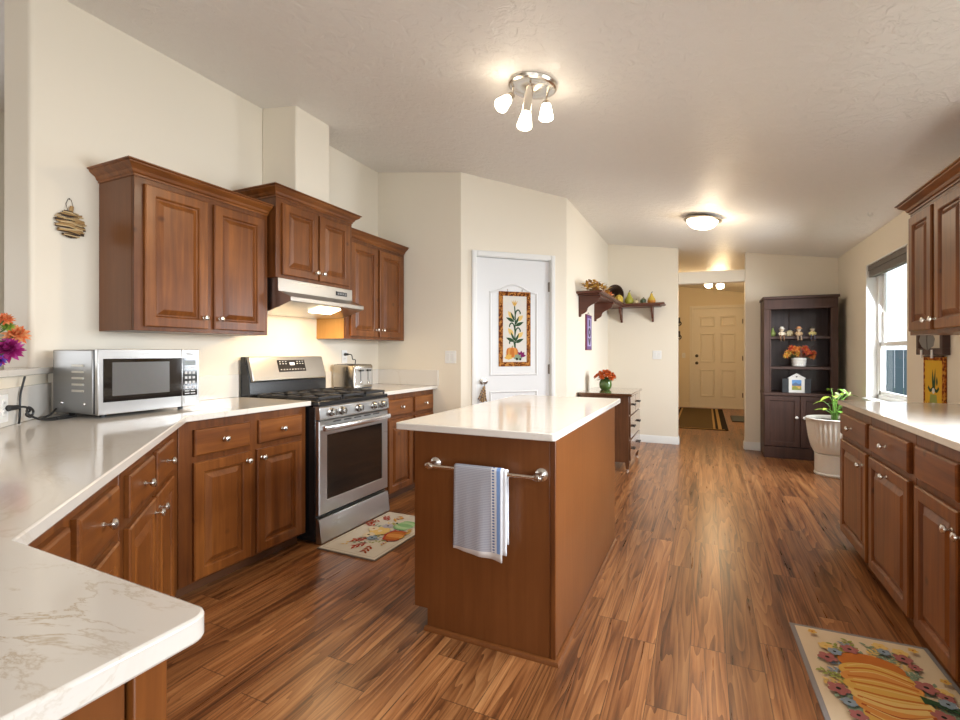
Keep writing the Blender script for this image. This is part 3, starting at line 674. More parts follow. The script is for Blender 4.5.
for yy in (0.112, 0.594):
    m = MB(); m.lathe([(0.026, 0), (0.026, 0.006), (0.021, 0.010), (0.013, 0.014), (0.011, 0.048), (0.015, 0.052), (0.015, 0.066), (0.010, 0.072), (0.001, 0.073)], (LW + 0.0005, yy, 0.738), (1, 0, 0), 20)
    m.lathe([(0.010, -0.018), (0.013, -0.012), (0.013, 0.012), (0.010, 0.018)], (LW + 0.060, yy, 0.738), (0, 1, 0), 14)
    m.build('bracket', NICKEL, bar)
it = [(-1.212, 1.770), (-0.512, 1.770), (-0.512, 3.335), (-1.212, 3.335)]
it = arc(-1.220, 1.785, 0.015, PI, 1.5 * PI, 4) + arc(-0.527, 1.785, 0.015, 1.5 * PI, 2 * PI, 4) + arc(-0.527, 3.32, 0.015, 0, PI / 2, 4) + arc(-1.220, 3.32, 0.015, PI / 2, PI, 4)
tag(MB().prism(it, CBOT, CTOP).build('island_worktop', QUARTZ, bevel=0.004), 'white quartz slab topping the island', 'worktop')

# towel
def towel():
    m, nt, b = newmat('towel_check'); L = nt.links.new
    tc = nd(nt, 'ShaderNodeTexCoord'); sp = nd(nt, 'ShaderNodeSeparateXYZ'); L(tc.outputs['Object'], sp.inputs[0])
    x, z = sp.outputs[0], sp.outputs[2]
    fx = math_n(nt, 'LESS_THAN', math_n(nt, 'FRACT', math_n(nt, 'MULTIPLY', x, 230)), 0.5)
    fz = math_n(nt, 'LESS_THAN', math_n(nt, 'FRACT', math_n(nt, 'MULTIPLY', z, 150)), 0.5)
    chk = math_n(nt, 'MULTIPLY', math_n(nt, 'ADD', fx, fz), 0.5)
    r = ramp(nt, [(0.0, (0.25, 0.255, 0.30)), (1.0, (0.50, 0.49, 0.51))]); L(chk, r.inputs[0])
    inA = math_n(nt, 'MULTIPLY', math_n(nt, 'GREATER_THAN', x, 0.170), math_n(nt, 'LESS_THAN', x, 0.180))
    dash = math_n(nt, 'MULTIPLY', inA, math_n(nt, 'LESS_THAN', math_n(nt, 'FRACT', math_n(nt, 'MULTIPLY', z, 85)), 0.55))
    mA = nd(nt, 'ShaderNodeMix', data_type='RGBA'); L(math_n(nt, 'GREATER_THAN', x, 0.166), mA.inputs[0]); L(r.outputs[0], mA.inputs[6]); mA.inputs[7].default_value = (0.70, 0.70, 0.72, 1)
    mB_ = nd(nt, 'ShaderNodeMix', data_type='RGBA'); L(dash, mB_.inputs[0]); L(mA.outputs[2], mB_.inputs[6]); mB_.inputs[7].default_value = (0.12, 0.17, 0.32, 1)
    blue = math_n(nt, 'MULTIPLY', math_n(nt, 'GREATER_THAN', x, 0.190), math_n(nt, 'LESS_THAN', x, 0.206))
    mC = nd(nt, 'ShaderNodeMix', data_type='RGBA'); L(blue, mC.inputs[0]); L(mB_.outputs[2], mC.inputs[6]); mC.inputs[7].default_value = (0.22, 0.36, 0.66, 1)
    hem = math_n(nt, 'LESS_THAN', z, -0.325)
    mD = nd(nt, 'ShaderNodeMix', data_type='RGBA'); L(hem, mD.inputs[0]); L(mC.outputs[2], mD.inputs[6]); mD.inputs[7].default_value = (0.68, 0.64, 0.60, 1)
    L(mD.outputs[2], b.inputs['Base Color']); b.inputs['Roughness'].default_value = 0.9; b.inputs['Specular IOR Level'].default_value = 0.15
    yb = ISY0 - 0.060
    t = thing('dish_towel', 'grey-blue checked dish towel with blue edge stripes, hung over the island towel bar', 'towel', (-0.941, yb, 0.747))
    def layer(w0, w1, zf, zb, r0, ph, skew):
        n = 26; nx = 22; vs = []; fs = []
        path = [(-r0 - 0.004 * (1 - i / 14) ** 0, zf * (1 - i / 14)) for i in range(14)]
        path = []
        for i in range(16): path.append((-r0, zf * (1 - i / 16)))
        for i in range(9): a = PI * i / 8; path.append((-r0 * math.cos(a), r0 * math.sin(a)))
        for i in range(1, 11): path.append((r0, zb * i / 10))
        for j in range(nx + 1):
            u = j / nx
            for y, z in path:
                hang = max(0, -z)
                wav = 0.006 * math.sin(u * 9 + ph) * hang * 2.6 + 0.004 * math.sin(u * 17 + 2 * ph) * hang * 2
                x = w0 + (w1 - w0) * u + 0.018 * hang * (u - 0.5) - 0.012 * skew * hang
                yy = y + (wav if y < 0 else wav * 0.3)
                yy = min(yy, 0.040)
                vs.append((x, yy, z - 0.022 * u * skew * (1 if y < 0 else 0) * min(1, hang * 4)))
        npth = len(path)
        for j in range(nx):
            for i in range(npth - 1):
                a = j * npth + i; fs.append((a, a + 1, a + npth + 1, a + npth))
        return vs, fs
    vs, fs = layer(0.0, 0.215, -0.335, -0.30, 0.0125, 0.4, 1.0)
    o = MB().add(vs, fs).build('front_fold', m, t, recalc=False)
    s = o.modifiers.new('thick', 'SOLIDIFY'); s.thickness = 0.0028; s.offset = 0
    vs, fs = layer(0.045, 0.232, -0.318, -0.29, 0.0105, 1.6, 0.4)
    o = MB().add(vs, fs).build('inner_fold', m, t, recalc=False)
    s = o.modifiers.new('thick', 'SOLIDIFY'); s.thickness = 0.002; s.offset = 0
towel()

# ------------------------------------------------------------------ range
RY0, RW = 2.348, 0.738
rg = thing('gas_range', 'stainless steel gas range with a black glass oven window', 'range', (-2.215, RY0, 0), PI / 2)
m_ = MB(); m_.box(0.0, RW, 0.032, 0.68, 0.015, 0.872); m_.build('body', BLACK, rg, bevel=0.003)
for x in (0.05, RW - 0.05):
    for y in (0.08, 0.6): MB().cyl((x, y, 0), (x, y, 0.02), 0.018, seg=12).build('foot', BLKPL, rg)
m_ = MB(); m_.prism([(0.031, 0.006), (-0.014, 0.006), (-0.018, 0.014), (-0.010, 0.07), (-0.004, 0.13), (0.002, 0.158), (0.031, 0.166)], 0.004, RW - 0.004, 'yz'); m_.build('storage_drawer', STEEL, rg, bevel=0.002)
m_ = MB(); z0, z1 = 0.185, 0.782
m_.rings([rect(0.004, RW - 0.004, z0, z1, 0, 0.031), rect(0.004, RW - 0.004, z0, z1, 0, 0.006), rect(0.004, RW - 0.004, z0, z1, 0.006, 0.0)], True, False)
R1 = [(0.010, 0.0, z0 + 0.006), (RW - 0.010, 0, z0 + 0.006), (RW - 0.010, 0, z1 - 0.006), (0.010, 0, z1 - 0.006)]
R2 = [(0.072, 0.0, 0.268), (RW - 0.072, 0, 0.268), (RW - 0.072, 0, 0.692), (0.072, 0, 0.692)]
R3 = [(0.076, 0.004, 0.272), (RW - 0.076, 0.004, 0.272), (RW - 0.076, 0.004, 0.688), (0.076, 0.004, 0.688)]
m_.rings([R1, R2, R3], False, False)
od = m_.build('oven_door', STEEL, rg)
MB().box(0.0755, RW - 0.0755, 0.0035, 0.012, 0.2715, 0.6885).build('oven_window', GLASSB, od, smooth=False)
m_ = MB()
for k in range(5): m_.box(0.13 + k * 0.105, 0.205 + k * 0.105, -0.0008, 0.0, 0.765, 0.773)
m_.build('vent_slots', BLKPL, od, smooth=False)
m_ = MB(); hp = []
for i in range(17):
    t_ = i / 16; hp.append((0.02 + (RW - 0.04) * t_, -0.030 - 0.022 * math.sin(PI * t_), 0.738))
rr_ = []
for x, y, z in hp: rr_.append([(x, y + 0.008 * math.cos(a), z + 0.018 * math.sin(a)) for a in [2 * PI * k / 12 for k in range(12)]])
m_.rings(rr_)
for x in (0.022, RW - 0.05): m_.box(x, x + 0.028, -0.034, -0.0005, 0.724, 0.752)
m_.build('door_handle', brushed('handle_steel', (0.72, 0.72, 0.72), 0.25, 'x'), od)
m_ = MB(); m_.prism([(0.05, 0.790), (0.0, 0.790), (-0.008, 0.796), (-0.004, 0.868), (0.006, 0.876), (0.05, 0.876)], 0.002, RW - 0.002, 'yz'); cp = m_.build('control_panel', STEEL, rg, bevel=0.002)
for x in (0.105, 0.205, 0.378, 0.551, 0.651):
    m = MB(); m.lathe([(0.029, 0), (0.029, 0.006), (0.023, 0.009), (0.021, 0.032), (0.017, 0.036), (0.001, 0.037)], (x, -0.006, 0.834), (0, -1, 0.05), 20)
    m.box(x - 0.005, x + 0.005, -0.048, -0.036, 0.814, 0.854)
    m.build('burner_knob', brushed('knob_steel', (0.40, 0.385, 0.36), 0.24, 'z'), cp)
m_ = MB(); m_.box(0.0, RW, 0.004, 0.619, 0.8765, 0.905); ck = m_.build('cooktop', BLACK, rg, bevel=0.006)
for x, y, r in ((0.16, 0.16, 0.05), (0.16, 0.44, 0.04), (0.378, 0.30, 0.055), (0.596, 0.16, 0.05), (0.596, 0.44, 0.04)):
    m = MB(); m.lathe([(r, 0), (r, 0.010), (r * 0.8, 0.013), (r * 0.8, 0.018), (r * 0.6, 0.021), (0.001, 0.021)], (x, y, 0.9052), (0, 0, 1), 24); m.build('burner', IRON, ck)
for gx0, gx1 in ((0.022, 0.252), (0.264, 0.492), (0.504, 0.734)):
    m = MB(); b0, b1 = 0.918, 0.934; y0, y1 = 0.03, 0.575; e = 0.006
    for x in (gx0 + 0.006, gx1 - 0.006): m.box(x - e, x + e, y0, y1, b0, b1)
    for y in (y0 + 0.006, (y0 + y1) / 2, y1 - 0.006): m.box(gx0, gx1, y - e, y + e, b0, b1)
    xm = (gx0 + gx1) / 2
    for y in (0.165, 0.44): m.box(gx0, gx1, y - e * 0.8, y + e * 0.8, b0 + 0.004, b1 + 0.004)
    m.box(xm - e * 0.8, xm + e * 0.8, y0, y1, b0 + 0.004, b1 + 0.004)
    for x in (gx0 + 0.006, gx1 - 0.006):
        for y in (y0 + 0.006, (y0 + y1) / 2, y1 - 0.006): m.box(x - e, x + e, y - e, y + e, 0.9052, b0)
    m.build('grate', IRON, ck, bevel=0.002)
m_ = MB(); m_.prism([(0.62, 0.872), (0.62, 1.005), (0.675, 1.19), (0.712, 1.19), (0.712, 0.872)], 0.0, RW, 'yz'); bg_ = m_.build('backguard', BLACK, rg, bevel=0.004)
bgd = Vector((0, 0.055, 0.185)).normalized(); bgn_ = Vector((0, -bgd.z, bgd.y))
def bgp(x, t, o): return Vector((x, 0.62, 1.005)) + bgd * t + bgn_ * o
m_ = MB(); m_.rings([[bgp(x, t, 0.0006) for x, t in ((0.012, 0.006), (RW - 0.006, 0.006), (RW - 0.006, 0.190), (0.012, 0.190))], [bgp(x, t, 0.020) for x, t in ((0.020, 0.012), (RW - 0.012, 0.012), (RW - 0.012, 0.186), (0.020, 0.186))]])
cf = m_.build('console_face', STEEL, bg_, bevel=0.004)
m_ = MB(); m_.rings([[bgp(x, t, o) for x, t in ((0.255, 0.070), (0.520, 0.070), (0.520, 0.160), (0.255, 0.160))] for o in (0.0195, 0.0225)])
for i in range(9):
    for j in (0.084, 0.128, 0.145):
        if j > 0.1 and 3 <= i <= 5: continue
        x = 0.272 + i * 0.0275; m_.rings([[bgp(x + a, j + b, o) for a, b in ((0, 0), (0.012, 0), (0.012, 0.006), (0, 0.006))] for o in (0.0222, 0.0228)], mat=1)
m_.rings([[bgp(x, t, o) for x, t in ((0.368, 0.120), (0.415, 0.120), (0.415, 0.142), (0.368, 0.142))] for o in (0.0222, 0.0228)], mat=2)
m_.build('display', [GLASSB, col('legend_white', (0.55, 0.55, 0.55), 0.5), emis('clock_blue', (0.30, 0.40, 0.75), 0.35)], cf, smooth=False)

# hood
hd = thing('range_hood', 'slim stainless under-cabinet range hood with its lamp on', 'range hood', (-2.450, 2.346, 0), PI / 2)
HWd = 0.744
m_ = MB(); m_.prism([(0.497, 1.7205), (0.118, 1.7205), (0.115, 1.632), (0.002, 1.588), (0.0, 1.560), (0.012, 1.556), (0.20, 1.500), (0.497, 1.500)], 0.0, HWd, 'yz')
hs_ = m_.build('hood_shell', STEEL, hd, bevel=0.002)
m_ = MB(); m_.box(0.555, 0.675, 0.1115, 0.1175, 1.660, 1.690); 
for k in range(4): m_.box(0.565 + k * 0.027, 0.583 + k * 0.027, 0.108, 0.1118, 1.667, 1.683, 1)
m_.build('control_strip', [BLKPL, col('button_grey', (0.2, 0.2, 0.2), 0.4)], hs_, smooth=False)
hdn = Vector((0, 0.188, -0.056)).normalized()
def hpnt(x, t, o): 
    p = Vector((x, 0.012, 1.556)) + hdn * t; n = Vector((0, hdn.z, -hdn.y)); return p + n * o
m_ = MB(); m_.rings([[hpnt(x, t, o) for x, t in ((0.30, 0.03), (0.52, 0.03), (0.52, 0.14), (0.30, 0.14))] for o in (0.0005, 0.006)])
m_.build('lamp_lens', emis('hood_lens', (1.0, 0.80, 0.50), 14), hs_, smooth=False)
def point(name, loc, power, color, r=0.03):
    d = bpy.data.lights.new(name, 'POINT'); d.energy = power; d.color = color; d.shadow_soft_size = r
    o = bpy.data.objects.new(name, d); C.objects.link(o); o.location = loc; return o
d_ = bpy.data.lights.new('hood_lamp', 'AREA'); d_.shape = 'RECTANGLE'; d_.size = 0.2; d_.size_y = 0.1; d_.energy = 4.2; d_.color = (1, 0.68, 0.33)
o_ = bpy.data.objects.new('hood_lamp', d_); C.objects.link(o_); o_.location = (-2.56, 2.75, 1.494); o_.rotation_euler = Vector((-0.35, 0, -1)).to_track_quat('-Z', 'Y').to_euler()

# microwave
mw = thing('microwave_oven', 'stainless countertop microwave with a dark window, on the corner worktop', 'microwave', (-2.528, 1.276, CTOP + EPS), R(92.3))
MWW, MWD, MZ0, MZ1 = 0.506, 0.362, 0.016, 0.322
MB().box(0.003, MWW - 0.003, 0.045, MWD, MZ0, MZ1 - 0.002).build('body', STEELD, mw, bevel=0.006)
MB().box(0.006, MWW - 0.006, 0.024, 0.0445, MZ0 + 0.004, MZ1 - 0.006).build('door_gap', BLKPL, mw)
m_ = MB(); m_.box(0.0, 0.405, 0.0, 0.0235, MZ0, MZ1); md = m_.build('door', STEEL, mw, bevel=0.003)
MB().box(0.022, 0.4035, -0.0025, 0.001, MZ0 + 0.058, MZ1 - 0.045).build('door_glass', GLASSB, md, smooth=False)
MB().box(0.060, 0.335, -0.0035, -0.0024, MZ0 + 0.085, MZ1 - 0.062).build('window_mesh', col('mesh_grey', (0.12, 0.115, 0.11), 0.2), md, smooth=False)
m_ = MB(); m_.box(0.4055, MWW, 0.0, 0.0235, MZ0, MZ1); mp_ = m_.build('control_panel', STEEL, mw, bevel=0.003)
m_ = MB(); m_.box(0.4085, MWW - 0.014, -0.0025, 0.001, MZ0 + 0.058, MZ1 - 0.045)
m_.box(0.418, 0.482, -0.0034, -0.0024, MZ1 - 0.085, MZ1 - 0.058, 2)
for i in range(3):
    for j in range(4): m_.box(0.420 + i * 0.022, 0.434 + i * 0.022, -0.0034, -0.0024, MZ0 + 0.096 + j * 0.026, MZ0 + 0.110 + j * 0.026, 1)
for i in range(2):
    for zz in (MZ0 + 0.066, MZ0 + 0.080, MZ1 - 0.102): m_.box(0.420 + i * 0.034, 0.446 + i * 0.034, -0.0034, -0.0024, zz, zz + 0.006, 1)
m_.build('keypad', [GLASSB, col('legend_white', (0.55, 0.55, 0.55)), col('lcd', (0.22, 0.24, 0.24), 0.3)], mp_, smooth=False)
MB().box(0.418, 0.484, -0.004, 0.0005, MZ0 + 0.014, MZ0 + 0.046).build('open_button', col('button_silver', (0.75, 0.74, 0.72), 0.3, 0.4), mp_, bevel=0.002)
MB().box(0.428, 0.474, -0.0012, 0.0003, MZ1 - 0.028, MZ1 - 0.020).build('name_strip', col('name_grey', (0.28, 0.27, 0.26), 0.4, 0.5), mp_, smooth=False)
m_ = MB()
for k in range(5): m_.box(-0.0015, 0.004, 0.11, 0.20, 0.120 + k * 0.030, 0.130 + k * 0.030)
m_.build('vent_louvre', col('louvre_light', (0.70, 0.67, 0.60), 0.4, 0.3), mw, bevel=0.001)
for y in (0.10, 0.28): MB().sphere((0.002, y, 0.065), 0.008).build('screw', CHROME, mw)
for x in (0.06, MWW - 0.06):
    for y in (0.07, MWD - 0.05): MB().cyl((x, y, 0), (x, y, MZ0 + 0.001), 0.013, seg=12).build('foot', BLKPL, mw)

def smooth_path(pts, n=6):
    pts = [Vector(p) for p in pts]; out = []
    for i in range(len(pts) - 1):
        p0 = pts[max(i - 1, 0)]; p1 = pts[i]; p2 = pts[i + 1]; p3 = pts[min(i + 2, len(pts) - 1)]
        for k in range(n):
            t = k / n; out.append(0.5 * ((2 * p1) + (-p0 + p2) * t + (2 * p0 - 5 * p1 + 4 * p2 - p3) * t * t + (-p0 + 3 * p1 - 3 * p2 + p3) * t ** 3))
    out.append(pts[-1]); return out
# power cords by the outlet
oc = hw0 + DN * 0.013
def dpt(u_, z, off=0.03):        # u_ = metres along the half wall from its far end towards the camera side
    p = hw0 - DT * u_ + DN * off; return (p.x, p.y, z)
def rel(o, pts): return [Vector(p) - o.location for p in pts]
def into(o, pts):
    mi = Matrix.LocRotScale(o.location, o.rotation_euler, None).inverted(); return [mi @ Vector(p) for p in pts]
path = smooth_path([dpt(0.445, 0.992, 0.045), dpt(0.42, 0.990, 0.06), dpt(0.40, 0.975, 0.07), dpt(0.385, 0.955, 0.05), dpt(0.355, 0.940, 0.055), dpt(0.345, 0.965, 0.06), dpt(0.375, 0.985, 0.055), dpt(0.40, 0.962, 0.06), dpt(0.365, 0.933, 0.08), dpt(0.33, 0.921, 0.105), dpt(0.28, 0.920, 0.135), dpt(0.20, 0.920, 0.165), dpt(0.165, 0.920, 0.14), dpt(0.20, 0.9205, 0.11), dpt(0.28, 0.921, 0.085), dpt(0.26, 0.921, 0.06), dpt(0.18, 0.926, 0.06), dpt(0.12, 0.95, 0.065)])
mcord = MB().tube(into(mw, path), 0.0045).build('power_cord', BLKPL, mw)
m_ = MB(); a, b = into(mw, [dpt(0.487, 0.993, 0.032), dpt(0.445, 0.992, 0.047)]); m_.cyl(a, b, 0.013, 0.009, 12); m_.build('plug', BLKPL, mcord)
m_ = MB(); a, b = into(mw, [dpt(0.30, 0.9225, 0.125), dpt(0.245, 0.9225, 0.150)]); m_.cyl(a, b, 0.007, seg=10); m_.build('cable_tie', BLKPL, mcord)
cd2 = thing('lamp_cord', 'thin black cord dropping from the ledge edge to the tangle of cord below', 'cord', dpt(0.35, CTOP))
MB().tube(rel(cd2, smooth_path([dpt(0.335, 1.117, 0.028), dpt(0.345, 1.08, 0.024), dpt(0.36, 1.04, 0.022), dpt(0.37, 1.0, 0.024), dpt(0.376, 0.965, 0.026), dpt(0.385, 0.935, 0.028), dpt(0.40, 0.9205, 0.032)])), 0.0042).build('cable', BLKPL, cd2)
def plate(label, loc, rz, w_=0.07, h=0.115, kind='switch', n=1, name='light_switch'):
    t = thing(name, label, 'light switch' if kind == 'switch' else 'outlet', loc, rz)
    MB().box(-w_ / 2, w_ / 2, -0.006, -0.0003, -h / 2, h / 2).build('cover_plate', WHITEP, t, bevel=0.002)
    for k in range(n):
        x = (k - (n - 1) / 2) * 0.046
        if kind == 'switch': MB().box(x - 0.016, x + 0.016, -0.009, -0.0062, -0.033, 0.033).build('rocker', TRIM, t, bevel=0.001)
        else:
            m = MB()
            for zz in (-0.02, 0.02): m.lathe([(0.016, 0), (0.016, 0.002), (0.0155, 0.0025)], (x, -0.0061, zz), (0, -1, 0), 16)
            for zz in (-0.02, 0.02):
                for dx in (-0.006, 0.006): m.box(x + dx - 0.001, x + dx + 0.001, -0.0089, -0.0084, zz - 0.002, zz + 0.007, 1)
            m.build('receptacle', [TRIM, BLKPL], t)
    return t
p_ = hw0 - DT * 0.490 + DN * 0.0135
plate('white outlet on the angled backsplash at the far left, with a black plug in it', (p_.x, p_.y, 0.993), DIAG_A, kind='outlet', name='wall_outlet')
plate('white double light switch on the end wall left of the pantry door', (-2.13, YE - 0.0005, 1.18), 0, w_=0.115, n=2)
plate('white light switch on the back wall beside the hall opening', (-0.592, YB - 0.0005, 1.19), 0, w_=0.115, n=2)
plate('cream light switch at the end of the hall beside the entry door', (-0.44, HY1 - 0.0005, 1.16), 0)
plate('white outlet above the toaster, beneath the end wall cabinet', (XL + 0.0005, 3.44, 1.185), PI / 2, kind='outlet', name='wall_outlet')

# toaster
ts = thing('toaster', 'stainless four-slice toaster in the corner right of the range', 'toaster', (-2.652, 3.215, CTOP + EPS), R(84))
TW, TD, TH = 0.230, 0.262, 0.205
def rrect(w, d, r, z, n=4): 
    return [(x, y, z) for x, y in arc(r, r, r, PI, 1.5 * PI, n) + arc(w - r, r, r, 1.5 * PI, 2 * PI, n) + arc(w - r, d - r, r, 0, PI / 2, n) + arc(r, d - r, r, PI / 2, PI, n)]
m_ = MB(); m_.rings([rrect(TW, TD, 0.02, 0.012), rrect(TW, TD, 0.02, TH - 0.018)] + [[(x + (TW / 2 - x) * k, y + (TD / 2 - y) * k * 0.7, z + 0) for x, y, z in rrect(TW, TD, 0.02, TH - 0.018 + h_)] for k, h_ in ((0.03, 0.010), (0.09, 0.018))])
tb = m_.build('body', brushed('toaster_steel', (0.42, 0.385, 0.33), 0.22, 'z'), ts)
m_ = MB()
for x in (0.055, 0.143): 
    for y in (0.03, 0.155): m_.box(x, x + 0.032, y, y + 0.105, TH - 0.0005, TH + 0.002)
m_.build('bread_slot', BLKPL, tb, smooth=False)
m_ = MB(); m_.box(0.018, TW - 0.018, -0.005, 0.0, 0.03, TH - 0.03); pl = m_.build('control_face', col('toaster_face', (0.36, 0.335, 0.30), 0.35, 0.8), ts, bevel=0.003)
m_ = MB()
for x in (0.072, 0.158): m_.box(x - 0.004, x + 0.004, -0.0058, -0.0048, 0.07, 0.165)
m_.build('lever_slot', BLKPL, pl, smooth=False)
for x in (0.072, 0.158):
    m = MB(); m.box(x - 0.019, x + 0.019, -0.028, -0.0058, 0.148, 0.162); m.build('lever', BLKPL, pl, bevel=0.003)
    m = MB(); m.lathe([(0.012, 0), (0.011, 0.012), (0.001, 0.013)], (x, -0.005, 0.052), (0, -1, 0), 14); m.build('browning_knob', CHROME, pl)
MB().box(0.01, TW - 0.01, 0.01, TD - 0.01, 0.0, 0.0125).build('base', BLKPL, ts)
tcord = MB().tube(into(ts, smooth_path([(-2.905, 3.44, 1.205), (-2.87, 3.445, 1.20), (-2.86, 3.45, 1.16), (-2.87, 3.50, 1.15), (-2.90, 3.51, 1.05), (-2.918, 3.50, 0.96), (-2.918, 3.45, 0.935), (-2.905, 3.42, 0.935)])), 0.004).build('power_cord', BLKPL, ts)
m_ = MB(); a, b = into(ts, [(XL + 0.010, 3.44, 1.205), (-2.903, 3.44, 1.205)]); m_.cyl(a, b, 0.014, 0.009, 12); m_.build('plug', BLKPL, tcord)

# ------------------------------------------------------------------ ceiling lights
CN = Vector((0.155, 0, 1)).normalized()
qc = Vector((0, 0, 1)).rotation_difference(CN)
def shade_lathe(L_, r0, r1): return [(r0 * 0.6, 0), (r0, 0.003), (r0 * 1.25, L_ * 0.3), (r1 * 0.93, L_ * 0.75), (r1, L_ * 0.96), (r1 * 0.94, L_), (0.001, L_ + 0.003)]
SHADE = emis('frosted_shade', (1.0, 0.86, 0.66), 12.0)
WARM = (1.0, 0.80, 0.55)
def spot_fixture():
    cx, cy = -0.853, 2.52; cz = zc(cx)
    t = thing('ceiling_spotlight', 'brushed nickel three-lamp ceiling spotlight above the kitchen', 'ceiling light', (cx, cy, cz)); rot_about(t, qc)
    m = MB(); m.lathe([(0.135, -0.0005), (0.137, -0.008), (0.132, -0.020), (0.122, -0.026), (0.10, -0.020), (0.055, -0.018), (0.03, -0.030), (0.012, -0.042), (0.001, -0.044)], (0, 0, 0), (0, 0, 1), 40); m.build('canopy', NICKEL, t)
    qi = qc.inverted()
    for base, tip in (((-0.105, -0.02), (-1.002, 2.42, 2.553)), ((0.02, -0.085), (-0.862, 2.405, 2.405)), ((0.062, 0.075), (-0.800, 2.590, 2.517))):
        tp = qi @ (Vector(tip) - Vector((cx, cy, cz)))
        b0 = Vector((base[0], base[1], -0.022)); d = (tp - b0); d.normalize()
        knuckle = b0 + Vector((0, 0, -0.038))
        m = MB(); m.tube([b0, knuckle], 0.006); m.sphere(knuckle, 0.011); a_ = m.build('arm', NICKEL, t)
        d = (tp - knuckle).normalized(); L_ = 0.082; s0 = tp - d * L_
        m = MB(); m.lathe([(0.012, 0), (0.020, 0.006), (0.022, 0.03), (0.024, (s0 - knuckle).length + 0.004)], knuckle, d, 18); m.build('socket', NICKEL, a_)
        m = MB(); m.lathe(shade_lathe(L_, 0.024, 0.040), s0, d, 22); m.build('lamp_shade', SHADE, a_)
        w_ = Vector((cx, cy, cz)) + qc @ (tp + d * 0.055)
        ld = bpy.data.lights.new('spot_bulb', 'SPOT'); ld.energy = 17; ld.color = WARM; ld.spot_size = R(165); ld.spot_blend = 0.7; ld.shadow_soft_size = 0.035
        lo = bpy.data.objects.new('spot_bulb', ld); C.objects.link(lo); lo.location = w_; lo.rotation_euler = (qc @ d).lerp(Vector((0, 0, -1)), 0.4).to_track_quat('-Z', 'Y').to_euler()
spot_fixture()
def dome_light():
    cx, cy = -0.02, 5.26; cz = zc(cx)
    t = thing('flush_ceiling_light', 'round flush ceiling light with a glowing glass bowl and metal rim', 'ceiling light', (cx, cy, cz)); rot_about(t, qc)
    m = MB(); m.lathe([(0.10, -0.0005), (0.145, -0.010), (0.172, -0.026), (0.174, -0.036), (0.160, -0.042), (0.146, -0.040), (0.140, -0.030), (0.05, -0.02)], (0, 0, 0), (0, 0, 1), 40); m.build('metal_rim', col('rim_nickel', (0.50, 0.44, 0.37), 0.35, 1.0), t)
    m = MB(); m.lathe([(0.144, -0.038), (0.136, -0.066), (0.112, -0.092), (0.075, -0.110), (0.035, -0.118), (0.001, -0.119)], (0, 0, 0), (0, 0, 1), 36); m.build('glass_bowl', emis('bowl_glow', (1.0, 0.84, 0.60), 5.0), t)
    m = MB(); m.sphere((0, 0, -0.124), 0.008); m.build('finial', NICKEL, t)
    point('bowl_bulb', (cx + 0.02, cy, cz - 0.22), 7, WARM, 0.1)
dome_light()
def hall_light():
    cx, cy = 0.17, 9.5; cz = zc(cx) + 0.0384
    t = thing('hall_ceiling_light', 'hall ceiling light with two glowing globe shades', 'ceiling light', (cx, cy, cz)); rot_about(t, qc)
    m = MB(); m.lathe([(0.09, 0.0), (0.09, -0.012), (0.07, -0.024), (0.01, -0.03)], (0, 0, 0), (0, 0, 1), 28); m.tube([(0, 0, -0.02), (0, 0, -0.105)], 0.010); m.tube([(-0.10, 0, -0.102), (0.10, 0, -0.102)], 0.010); m.build('canopy', BRONZE, t)
    for x in (-0.095, 0.095):
        m = MB(); m.lathe([(0.02, -0.098), (0.055, -0.122), (0.068, -0.157), (0.055, -0.192), (0.02, -0.215), (0.001, -0.217)], (x, 0, 0), (0, 0, 1), 20); m.build('globe_shade', emis('hall_globe', (1.0, 0.84, 0.58), 12.0), t)
    point('hall_bulb', (cx, cy, cz - 0.30), 26, (1.0, 0.72, 0.40), 0.08)
hall_light()
hk = thing('ceiling_hook', 'small white screw hook in the ceiling near the right wall', 'hook', (1.204, 4.919, zc(1.204)))
MB().tube([(0, 0, 0.003), (0, 0, -0.02)] + [(0.013 - 0.013 * math.cos(a), 0, -0.022 - 0.013 * math.sin(a)) for a in [PI * 1.3 * i / 10 for i in range(11)]], 0.0028).build('hook_wire', WHITEP, hk)

